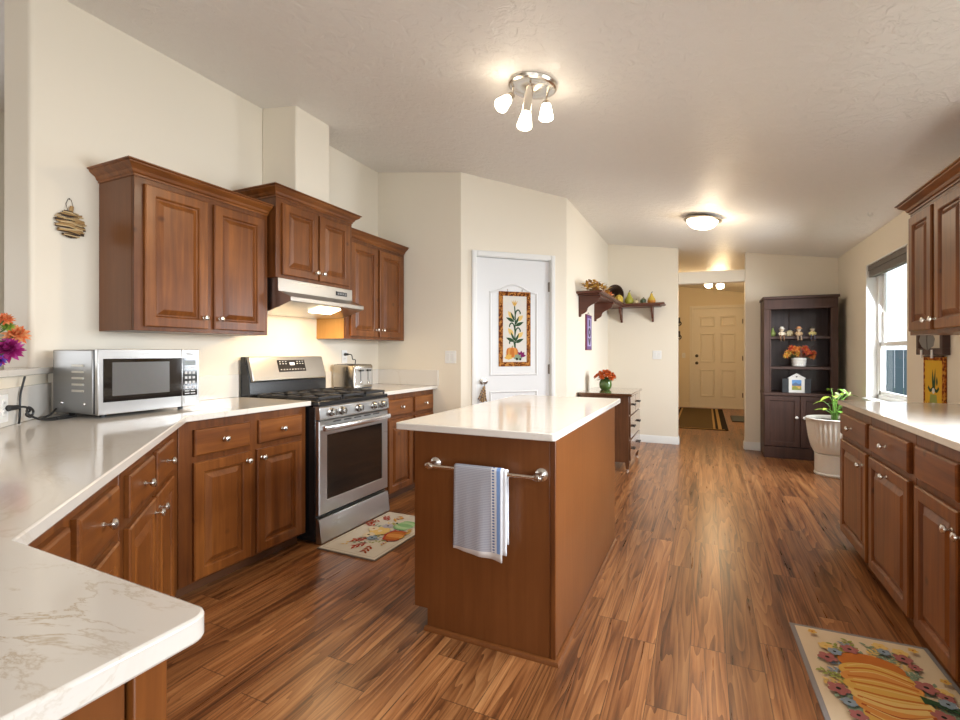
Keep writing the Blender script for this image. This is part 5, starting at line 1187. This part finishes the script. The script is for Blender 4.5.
def gourd(label, loc, r, h, mat, neck=0.35, lobes=0, group=None):
    t = thing('gourd', label, 'gourd', loc, 0, group)
    prof = [(0.3, 0), (0.75, 0.05), (1.0, 0.24), (0.93, 0.42), (0.6, 0.60), (neck, 0.76), (neck * 0.85, 0.90), (0.12, 0.97)] if neck < 0.6 else [(0.3, 0.0), (0.8, 0.08), (1.0, 0.4), (0.92, 0.7), (0.5, 0.93), (0.1, 0.96)]
    m = MB(); seg = 24; rr = []
    for pr_, z in prof: rr.append([(r * pr_ * (1 + (0.06 * math.cos(lobes * 2 * PI * k / seg) if lobes else 0)) * math.cos(2 * PI * k / seg), r * pr_ * (1 + (0.06 * math.cos(lobes * 2 * PI * k / seg) if lobes else 0)) * math.sin(2 * PI * k / seg), z * h) for k in range(seg)])
    m.rings(rr); m.build('body', mat, t)
    MB().tube([(0, 0, h * 0.95), (0.004, 0.002, h * 1.04), (0.014, 0.0, h * 1.12)], [0.007, 0.005, 0.006], 8).build('stem', STEM, t)
    return t
gy = 6.80
gourd('tall yellow-green gourd beside the wicker cornucopia on the corner shelf', (-0.935, gy, ZT), 0.058, 0.172, G_YG)
gourd('small pale cream gourd between two gourds on the corner shelf', (-0.846, gy, ZT), 0.031, 0.062, G_W, 0.9, 8)
gourd('small dark green squash on the corner shelf next to the last gourd', (-0.755, gy, ZT), 0.037, 0.080, G_G, 0.9, 8)
t = gourd('yellow gourd with an orange base at the far right of the corner shelf', (-0.648, gy, ZT), 0.052, 0.142, G_Y)
MB().lathe([(0.019, 0), (0.040, 0.004), (0.0525, 0.026), (0.053, 0.039), (0.049, 0.045)], (0, 0, -0.0004), (0, 0, 1), 24, cap1=False).build('orange_base', G_O, t)
gourd('bright yellow gourd lying at the mouth of the cornucopia', (-1.035, 6.58, ZT), 0.052, 0.115, G_Y, 0.9, 8)
# cornucopia
t = thing('cornucopia', 'dark wicker cornucopia basket lying in the corner of the shelf', 'basket', (-1.11, 6.83, ZT + 0.004))
m_ = MB(); WK1, WK2 = col('wicker_dark', (0.045, 0.022, 0.014), 0.7), col('wicker_brown', (0.12, 0.06, 0.03), 0.7)
for k in range(22):
    u = k / 21; cx, cy, cz, r_ = -0.10 * u ** 1.5, 0.05 * u, 0.132 - 0.03 * u + 0.05 * u * u, 0.118 * (1 - u) ** 0.7 + 0.012
    ring = [Vector((cx - 0.0 + 0.02 * u, cy + 0.0, cz)) + Vector((0.8 * math.cos(a) * r_ , 0.35 * math.cos(a) * r_ * 0.6 + u * 0.03, math.sin(a) * r_)) + Vector((-0.05 * u, -0.09 + 0.17 * u, 0)) for a in [2 * PI * i / 26 for i in range(27)]]
    m_.tube(ring, 0.0085, 6, k % 2)
m_.build('wicker', [WK1, WK2], t)
t = thing('silk_sunflower', 'red-orange silk flower with a dark centre beside the cornucopia mouth', 'artificial flower', (-1.150, 6.47, ZT))
m_ = MB(); bloom(m_, (0, 0, 0.085), 0.075, (0.2, -1, 0.4), 3, 14, 0, 1); m_.build('petals', [col('silk_red', (0.55, 0.10, 0.03), 0.7), col('silk_peach', (0.72, 0.32, 0.16), 0.7)], t, recalc=False)
m_ = MB(); m_.sphere((0.003, -0.028, 0.095), 0.024, (1, 0.6, 1)); m_.build('centre', WK1, t); MB().tube([(0, 0, 0.0), (0, 0.005, 0.085)], 0.004).build('stem', LEAF_D, t)
t = thing('leaf_garland', 'garland of golden autumn leaves along the near arm of the corner shelf', 'garland', (-1.10, 5.67, ZT))
m_ = MB(); rn = random.Random(21)
for k in range(260):
    y = rn.uniform(-0.60, 0.62); hgt = 0.085 * (1 - abs(y + 0.30) / 0.9) + 0.02; a = rn.random() * 6.28
    m_.blade((rn.uniform(-.07, .07), y, 0.016 + rn.random() * hgt), (math.cos(a), math.sin(a), rn.uniform(0.45, 1.0)), (0, 0, 1), rn.uniform(0.045, 0.075), rn.uniform(0.025, 0.04), 0.3, rn.choice((0, 0, 1, 2)), 3, 0.1)
m_.build('leaves', [col('leaf_gold', (0.60, 0.32, 0.04), 0.7), col('leaf_orange', (0.55, 0.20, 0.03), 0.7), col('leaf_brown', (0.28, 0.15, 0.05), 0.7)], t, recalc=False)
MB().tube(smooth_path([(0.0, -0.58, 0.006), (0.02, -0.2, 0.02), (-0.02, 0.2, 0.02), (0.0, 0.62, 0.006)]), 0.004).build('vine', STEM, t)
# purple sign below the shelf
t = thing('hanging_sign', 'narrow purple sign with dark vertical lettering under the corner shelf', 'sign', (XP, 5.655, 1.455), PI / 2)
SGP, SGL, SGD = col('sign_purple', (0.10, 0.035, 0.17), 0.5), col('sign_lilac', (0.36, 0.30, 0.52), 0.5), col('sign_ink', (0.025, 0.012, 0.04), 0.5)
MB().box(-0.14, 0.14, -0.016, -0.0005, -0.205, 0.205).build('board', col('sign_edge', (0.16, 0.015, 0.04), 0.5), t, bevel=0.002)
MB().box(-0.128, 0.128, -0.018, -0.0158, -0.195, 0.195).build('purple_field', SGP, t)
m_ = MB(); m_.box(-0.095, 0.095, -0.0195, -0.0178, -0.160, 0.165); m_.build('lilac_field', SGL, t)
def XZ(mb, pts, y0, y1): mb.rings([[(x, y0, z) for x, z in pts], [(x, y1, z) for x, z in pts]])
m_ = MB(); yy = (-0.0194, -0.0205)
XZ(m_, [(-0.034, 0.070), (0.034, 0.070), (0.034, 0.148), (-0.034, 0.148)], *yy)
o_, i_ = [], []
for k in range(20): a = 2 * PI * k / 20; o_.append((0.066 * math.cos(a), 0.002 + 0.055 * math.sin(a))); i_.append((0.022 * math.cos(a), 0.002 + 0.022 * math.sin(a)))
n_ = 20; m_.add([(x, yy[1], z) for x, z in o_ + i_], [(k, (k + 1) % n_, n_ + (k + 1) % n_, n_ + k) for k in range(n_)])
XZ(m_, [(-0.070, -0.065), (-0.020, -0.065), (0.0, -0.085), (0.020, -0.065), (0.070, -0.065), (0.020, -0.145), (-0.020, -0.145)], *yy)
m_.build('letters', SGD, t, smooth=False)
MB().tube([(-0.06, -0.008, 0.204), (0, -0.006, 0.235), (0.06, -0.008, 0.204)], 0.003, 6).build('hanger_string', col('string_grey', (0.4, 0.38, 0.36), 0.8), t)

# ------------------------------------------------------------------ hutch
HUX, HUY, HUW, HUD, HUH = 0.622, 6.535, 0.716, 0.398, 1.870
t = thing('bookcase_hutch', 'tall dark espresso bookcase with open shelves over two doors', 'bookcase', (HUX, HUY, 0))
for x0, x1 in ((0.0, 0.022), (HUW - 0.022, HUW)): MB().box(x0, x1, 0.018, HUD, 0.0, HUH - 0.032).build('side_panel', W_ESP, t, bevel=0.001)
m_ = MB(); m_.rings([[(x, y, z) for x, y in ((0.0225, HUD - 0.010), (HUW * 0.42, HUD - 0.006), (HUW * 0.42 + 0.006, HUD - 0.006), (HUW - 0.0225, HUD - 0.010), (HUW - 0.0225, HUD), (0.0225, HUD))] for z in (0.12, HUH - 0.033)]); m_.build('back_panel', W_ESPB, t)
MB().box(HUW * 0.42 - 0.004, HUW * 0.42 + 0.010, HUD - 0.014, HUD - 0.0065, 0.78, HUH - 0.15).build('back_seam', W_ESPH, t, bevel=0.002)
MB().box(-0.012, HUW + 0.012, -0.018, HUD, HUH - 0.031, HUH).build('top', W_ESPH, t, bevel=0.004)
MB().box(0.0, HUW, 0.0, 0.017, 1.722, HUH - 0.032).build('cornice_rail', W_ESP, t, bevel=0.003)
for x0 in (0.0, HUW - 0.072):
    m = MB(); m.box(x0, x0 + 0.072, 0.0, 0.017, 0.758, 1.7215); p_ = m.build('post', W_ESP, t, bevel=0.003)
    xi = x0 + (0.058 if x0 == 0 else 0.004); MB().box(xi, xi + 0.010, -0.005, -0.0003, 0.765, 1.715).build('bead', W_ESPH, p_, bevel=0.003)
for z in (1.378, 1.030): MB().box(0.0225, HUW - 0.0225, 0.0175, HUD - 0.015, z, z + 0.030).build('shelf', W_ESPH, t, bevel=0.002)
MB().box(-0.006, HUW + 0.006, -0.012, HUD - 0.015, 0.726, 0.7575).build('counter_shelf', W_ESPH, t, bevel=0.003)
MB().box(0.023, HUW - 0.023, 0.020, HUD - 0.012, 0.10, 0.13).build('bottom_shelf', W_ESP, t)
MB().box(0.0, HUW, 0.0, 0.0175, 0.0, 0.130).build('plinth', W_ESP, t, bevel=0.003)
for k, (x0, x1) in enumerate(((0.006, HUW / 2 - 0.003), (HUW / 2 + 0.003, HUW - 0.006))):
    z0, z1 = 0.138, 0.720; rings = [rect(x0, x1, z0, z1, 0, 0.016), rect(x0, x1, z0, z1, 0, -0.002), rect(x0, x1, z0, z1, 0.003, -0.004), rect(x0, x1, z0, z1, 0.052, -0.004), rect(x0, x1, z0, z1, 0.058, 0.005), rect(x0, x1, z0, z1, 0.062, 0.005)]
    d = MB().rings(rings).build('door', W_ESP, t, angle=20)
    m = MB(); m.lathe([(0.007, 0), (0.006, 0.012), (0.016, 0.018), (0.017, 0.026), (0.010, 0.032), (0.001, 0.033)], ((x1 - 0.035) if k == 0 else (x0 + 0.035), -0.004, 0.480), (0, -1, 0), 16); m.build('knob', CERAM, d)
hz1, hz2, hz3 = 1.408 + EPS, 1.060 + EPS, 0.7575 + EPS
gourd('small green gourd at the left end of the bookcase top shelf', (0.722, 6.64, hz1), 0.034, 0.105, col('gourd_fresh_green', (0.26, 0.32, 0.08), 0.45))
gourd('cream squash on the bookcase top shelf between two seated dolls', (0.893, 6.66, hz1), 0.045, 0.075, G_W, 0.9, 8)
STRAW, SKIN_ = col('doll_straw', (0.62, 0.45, 0.20), 0.8), col('doll_cloth', (0.62, 0.50, 0.36), 0.8)
def doll(label, x, shirt, pants, hat):
    t = thing('scarecrow_doll', label, 'doll', (x, 6.562, hz1), 0, 'seated dolls on the bookcase'); t.scale = (0.85, 0.95, 0.85)
    m = MB(); m.rings([[(rx * math.cos(a), ry * math.sin(a) + oy, z) for a in [2 * PI * k / 14 for k in range(14)]] for rx, ry, oy, z in ((0.028, 0.022, 0, 0.0), (0.031, 0.024, 0, 0.018), (0.026, 0.02, 0, 0.045), (0.016, 0.014, 0, 0.060), (0.011, 0.011, -0.002, 0.066), (0.022, 0.021, -0.003, 0.074), (0.028, 0.026, -0.004, 0.092), (0.022, 0.021, -0.003, 0.110), (0.006, 0.006, -0.003, 0.118))], mat=0)
    m.build('body', [SKIN_], t)
    m = MB(); m.lathe([(0.030, 0.003), (0.034, 0.02), (0.029, 0.046), (0.018, 0.060)], (0, 0, 0), (0, 0, 1), 16, cap0=False, cap1=False)
    for s in (-1, 1): m.tube([(0.018 * s, 0, 0.052), (0.038 * s, -0.012, 0.036), (0.030 * s, -0.034, 0.022)], [0.011, 0.010, 0.009], 8)
    m.build('shirt', shirt, t)
    for s in (-1, 1):
        m = MB(); m.tube([(0.012 * s, -0.008, 0.011), (0.017 * s, -0.040, 0.011), (0.019 * s, -0.054, 0.000), (0.019 * s, -0.058, -0.055)], 0.0095, 8); lg_ = m.build('leg', pants, t)
        m = MB(); m.sphere((0.019 * s, -0.066, -0.060), 0.013, (0.9, 1.3, 0.7), 10, 7); m.build('boot', TB2, lg_)
    m = MB(); m.lathe([(0.040, 0.100), (0.042, 0.104), (0.026, 0.107), (0.024, 0.122), (0.014, 0.132), (0.001, 0.134)], (0, -0.002, 0), (0, 0, 1), 18); m.build('hat', hat, t)
    m = MB()
    for s in (-1, 1): m.sphere((0.009 * s, -0.028, 0.094), 0.003, seg=8, rg=6)
    m.sphere((0, -0.030, 0.086), 0.003, seg=8, rg=6, mat=1); m.build('face', [BLKPL, K_OR], t)
doll('smallest seated doll on the bookcase, beside the green gourd, in a white hat', 0.803, col('doll_cream', (0.66, 0.56, 0.42), 0.8), col('doll_brown', (0.16, 0.08, 0.04), 0.8), col('doll_white', (0.70, 0.66, 0.58), 0.8))
doll('middle seated doll on the bookcase with an orange hat', 0.970, col('doll_tan', (0.52, 0.36, 0.20), 0.8), col('doll_plaid', (0.34, 0.24, 0.16), 0.8), col('doll_orange', (0.62, 0.30, 0.14), 0.8))
doll('seated doll on the right of the bookcase shelf with a dark hat', 1.098, col('doll_yellow', (0.55, 0.45, 0.18), 0.8), col('doll_navy', (0.06, 0.06, 0.09), 0.8), col('doll_black', (0.06, 0.05, 0.04), 0.8))
t = thing('planter_pot', 'white ribbed pot of orange and red autumn flowers on the bookcase middle shelf', 'potted flowers', (0.985, 6.655, hz2))
m_ = MB(); m_.lathe([(0.062, 0), (0.070, 0.006), (0.072, 0.026), (0.067, 0.032), (0.072, 0.038), (0.074, 0.060), (0.069, 0.066), (0.074, 0.072), (0.076, 0.092), (0.070, 0.100), (0.062, 0.097), (0.02, 0.09)], (0, 0, 0), (0, 0, 1), 32); m_.build('pot', CERAM, t)
FY, FO, FR = col('flower_amber', (0.66, 0.38, 0.06), 0.6), col('flower_orange', (0.65, 0.20, 0.03), 0.6), col('flower_red', (0.56, 0.06, 0.03), 0.6)
for i, (x, z, m1) in enumerate(((-0.125, 0.13, FY), (-0.105, 0.165, FY), (-0.06, 0.16, FO), (-0.045, 0.205, FO), (0.0, 0.20, FO), (0.03, 0.15, FR), (0.075, 0.175, FR), (0.10, 0.14, FR), (0.13, 0.115, FO), (0.055, 0.21, FR), (-0.01, 0.145, FY), (0.14, 0.155, FR), (-0.075, 0.215, FR))):
    m = MB(); bloom(m, (x, -0.03 + 0.02 * (i % 3), z), 0.042, (x * 3, -1, 0.5), 3, 9, 0, 1, i); m.build('bloom', [m1, FO], t, recalc=False)
m_ = MB(); rn = random.Random(8)
for k in range(36):
    a = rn.uniform(0, PI); m_.blade((rn.uniform(-.05, .05), rn.uniform(-.03, .03), 0.095), (math.cos(a), rn.uniform(-.5, .3), math.sin(a) * 0.9 + 0.1), (0, -0.4, 1), 0.13, 0.025, 0.2, k % 2)
m_.tube([(0.03, 0, 0.09), (0.10, 0, 0.20), (0.155, 0, 0.245), (0.165, 0, 0.26)], 0.003, 6, 1); m_.tube([(0.05, 0, 0.1), (0.13, 0, 0.18), (0.17, 0, 0.20)], 0.003, 6, 1)
m_.build('leaves', [LEAF_D, col('leaf_bronze', (0.14, 0.05, 0.03), 0.6)], t, recalc=False)
t = thing('house_photo_frame', 'white house-shaped picture frame with dark shutters on the bookcase counter', 'picture frame', (0.955, 6.60, hz3))
m_ = MB(); XZ(m_, [(-0.078, 0), (0.078, 0), (0.078, 0.175), (0.0, 0.222), (-0.078, 0.175)], 0.0, 0.022); fo_ = m_.build('house_body', CERAM, t, bevel=0.002)
m_ = MB(); XZ(m_, [(-0.088, 0.170), (-0.084, 0.163), (0.0, 0.212), (0.084, 0.163), (0.088, 0.170), (0.0, 0.224)], -0.006, 0.026); m_.build('roof_trim', WHITEP, t)
MB().lathe([(0.009, 0), (0.009, 0.002), (0.001, 0.0025)], (0, -0.0003, 0.185), (0, -1, 0), 14).build('attic_vent', GREYM, fo_)
m_ = MB(); m_.box(-0.046, 0.046, -0.0016, -0.0004, 0.032, 0.148, 0); m_.box(-0.046, 0.046, -0.0022, -0.0015, 0.098, 0.148, 1); m_.box(-0.046, 0.046, -0.0022, -0.0015, 0.032, 0.062, 2)
m_.prism([(-0.046, 0.098), (-0.010, 0.122), (0.020, 0.100), (0.046, 0.112), (0.046, 0.080), (-0.046, 0.080)], -0.0026, -0.0021, 'xz', 3)
m_.sphere((-0.02, -0.0026, 0.064), 0.017, (1, 0.12, 0.8), 10, 6, 2); m_.sphere((0.022, -0.0026, 0.058), 0.014, (1, 0.12, 0.8), 10, 6, 4)
m_.build('picture', [K_YE, col('pic_sky', (0.12, 0.30, 0.60), 0.5), K_GR, col('pic_hill', (0.10, 0.16, 0.28), 0.5), K_YE2], fo_, smooth=False)
for s in (-1, 1):
    m = MB(); a, b = sorted((0.081 * s, 0.140 * s)); m.box(a, b, 0.004, 0.016, 0.0, 0.160)
    for k in range(9): m.box(a + 0.008, b - 0.008, 0.0005, 0.0042, 0.014 + k * 0.016, 0.024 + k * 0.016)
    m.build('shutter', col('shutter_dark', (0.03, 0.032, 0.035), 0.5), t, bevel=0.001)

# ------------------------------------------------------------------ white planter with plant
t = thing('tall_planter', 'tall white planter with a fluted bowl and leafy plant beside the bookcase', 'planter', (1.168, 5.88, 0))
m_ = MB(); seg = 72
def fl(r_, z, d): return [(r_ * (1 + d * (0.5 - 0.5 * math.cos(36 * 2 * PI * k / 72 * 1.0 + PI * (k % 2)))) * math.cos(2 * PI * k / seg), r_ * (1 + d * (k % 2)) * math.sin(2 * PI * k / seg), z) for k in range(seg)]
def fl(r_, z, d): return [(r_ * (1 - d * (k % 2)) * math.cos(2 * PI * k / seg), r_ * (1 - d * (k % 2)) * math.sin(2 * PI * k / seg), z) for k in range(seg)]
PLW = col('planter_white', (0.72, 0.68, 0.60), 0.35)
MB().lathe([(0.165, 0.001), (0.170, 0.010), (0.170, 0.022), (0.163, 0.028), (0.165, 0.20), (0.168, 0.212), (0.15, 0.222)], (0, 0, 0), (0, 0, 1), 48).build('pedestal', PLW, t)
m_.rings([fl(0.15, 0.2225, 0.0), fl(0.172, 0.226, 0.0), fl(0.196, 0.275, 0.03), fl(0.217, 0.37, 0.07), fl(0.232, 0.48, 0.07), fl(0.239, 0.55, 0.06), fl(0.243, 0.563, 0.0), fl(0.236, 0.570, 0.0), fl(0.227, 0.563, 0.0), fl(0.221, 0.53, 0.0)], True, False)
m_.build('bowl', PLW, t, angle=50)
MB().lathe([(0.2205, 0.534), (0.15, 0.538), (0.001, 0.540)], (0, 0, 0), (0, 0, 1), 40, cap0=False).build('soil', col('soil', (0.03, 0.02, 0.014), 0.95, bump=0.8, bscale=60), t)
LP1, LP2 = col('pothos_lime', (0.34, 0.48, 0.06), 0.4), col('pothos_green', (0.15, 0.32, 0.05), 0.4)
rn = random.Random(14); m_ = MB(); ms = MB()
for k in range(17):
    a = rn.random() * 6.28; h = rn.uniform(0.08, 0.33); r_ = rn.uniform(0.03, 0.12)
    p = Vector((0.0 + r_ * math.cos(a), r_ * math.sin(a), 0.54 + h)); ms.tube(smooth_path([(0.02 * math.cos(a), 0.02 * math.sin(a), 0.535), (p.x * 0.4, p.y * 0.4, 0.54 + h * 0.7), p], 3), 0.0035, 5)
    m_.blade(p, (math.cos(a), math.sin(a), rn.uniform(-.1, .5)), (0, 0, 1), rn.uniform(0.08, 0.115), rn.uniform(0.05, 0.07), 0.35, k % 3 // 2, 5, 0.12)
ms.build('stems', LP2, t); m_.build('leaves', [LP1, LP2], t, recalc=False)
for k, (x, y, z) in enumerate(((0.03, -0.04, 0.80), (0.08, -0.02, 0.825), (0.12, 0.03, 0.80), (-0.01, -0.06, 0.775))):
    m = MB(); m.tube(smooth_path([(x * 0.2, y * 0.2, 0.54), (x * 0.6, y * 0.6, 0.74), (x, y, z)], 3), 0.003, 5); fs_ = m.build('flower_stem', LP2, t)
    m = MB(); m.blade((x, y, z - 0.01), (-0.5 + 0.3 * k, -0.3, 0.6), (0, 0.6, 0.4), 0.065, 0.038, 0.25, 0, 5, 0.25); m.build('white_flower', col('lily_white', (0.66, 0.68, 0.48), 0.5), fs_, recalc=False)

# ------------------------------------------------------------------ right wall: frame, leaf, banner
t = thing('square_wall_frame', 'dark wooden square frame on the right wall under the wall cabinet', 'frame', (XR, 4.285, 1.205), -PI / 2)
m_ = MB(); fw = 0.045; FHW = 0.215
for a in ((-FHW, FHW, 0.0, fw), (-FHW, FHW, 0.49 - fw, 0.49), (-FHW, -FHW + fw, fw, 0.49 - fw), (FHW - fw, FHW, fw, 0.49 - fw)): m_.box(a[0], a[1], -0.040, -0.0005, a[2], a[3])
m_.build('moulding', W_ESP, t, bevel=0.003)
MB().box(-FHW + fw, FHW - fw, -0.012, -0.0006, fw, 0.49 - fw).build('backing', col('frame_beige', (0.62, 0.54, 0.42), 0.7), t)
t = thing('metal_leaf', 'grey hammered metal leaf hanging at the left of the dark square frame', 'ornament', (1.350, 4.21, 1.292), R(70)); t.scale = (0.68, 0.68, 0.68)
m_ = MB(); m_.prism([(0.0, -0.085), (0.040, -0.05), (0.062, 0.01), (0.05, 0.07), (0.02, 0.115), (-0.005, 0.13), (-0.035, 0.09), (-0.055, 0.03), (-0.045, -0.04)], -0.008, -0.0005, 'yz'); lf_ = m_.build('blade', col('leaf_pewter', (0.30, 0.27, 0.23), 0.5, 0.4, bump=0.8, bscale=60), t, bevel=0.002)
MB().tube([(-0.010, 0.0, -0.08), (-0.011, 0.004, 0.02), (-0.010, 0.0, 0.125)], 0.003, 6).build('midrib', BRONZE, t)
MB().tube([(-0.004, 0.0, 0.12), (0.010, -0.030, 0.30), (0.0165, -0.0435, 0.545)], 0.0018, 6).build('hanger', BRONZE, t)
t = thing('banner', 'yellow harvest banner with an orange border hung below the dark square frame', 'wall hanging', (XR - 0.0008, 4.29, 0.965), 0, rot=(PI / 2, 0, -PI / 2))
BW, BH = 0.345, 0.46
MB().box(-BW / 2, BW / 2, -BH / 2, BH / 2, 0.0, 0.010).build('border', speckle('calico_rust', (0.14, 0.02, 0.006), (0.36, 0.10, 0.015), (0.55, 0.26, 0.04)), t, bevel=0.002)
MB().box(-BW / 2 + 0.035, BW / 2 - 0.045, -BH / 2 + 0.03, BH / 2 - 0.028, 0.005, 0.0115).build('yellow_panel', col('banner_yellow', (0.68, 0.40, 0.04), 0.9, spec=0.1), t)
P = Print(0.0117)
P.leaf(0.0, -0.02, 0.165, 0.030, PI / 2 + 0.10, K_GRD); P.leaf(0.01, -0.02, 0.175, 0.026, PI / 2 - 0.12, K_GRD)
P.stroke([(-0.085, 0.02), (-0.05, -0.005), (-0.01, 0.012)], 0.022, K_GRD); P.stroke([(0.085, 0.02), (0.05, -0.005), (0.01, 0.012)], 0.022, K_GRD)
P.leaf(0.055, 0.03, 0.065, 0.026, PI / 2, K_GRD); P.ell(0.0, -0.005, 0.022, 0.020, cl('white', .75, .72, .66))
P.poly([(-0.05, -0.03), (0.05, -0.03), (0.065, -0.10), (-0.065, -0.10)], K_GR)
for x in (-0.095, -0.06, -0.03, 0.03, 0.06, 0.095): P.leaf(x, -0.20, 0.12, 0.05, PI / 2 - x * 2, K_RED if abs(x) > 0.04 else K_RU)
P.poly([(-0.10, -0.20), (0.10, -0.20), (0.085, -0.13), (-0.085, -0.13)], K_RED)
P.build('applique', t)
for x in (-0.10, 0.075): MB().box(x - 0.012, x + 0.012, BH / 2 - 0.012, BH / 2 + 0.045, 0.0405, 0.048).build('clip', WHITEP, t, bevel=0.002)
MB().tube([(-0.15, BH / 2 + 0.0, 0.012), (0.15, BH / 2 + 0.0, 0.012)], 0.006, 8).build('rod', W_KICK, t)

# hall end hooks
for z, lab in ((1.93, 'upper black iron hook with hanging keys at the left end of the hall'), (1.62, 'lower black iron hook at the left end of the hall')):
    t = thing('wall_hook', lab, 'hook', (-0.545, HY1, z))
    MB().box(-0.03, 0.03, -0.008, -0.0005, -0.05, 0.09).build('back_plate', IRON, t, bevel=0.002)
    MB().tube(smooth_path([(0, -0.008, 0.03), (0.02, -0.04, 0.0), (0.055, -0.05, -0.045), (0.03, -0.05, -0.09), (-0.02, -0.04, -0.08)]), 0.011, 8).build('prong', IRON, t)
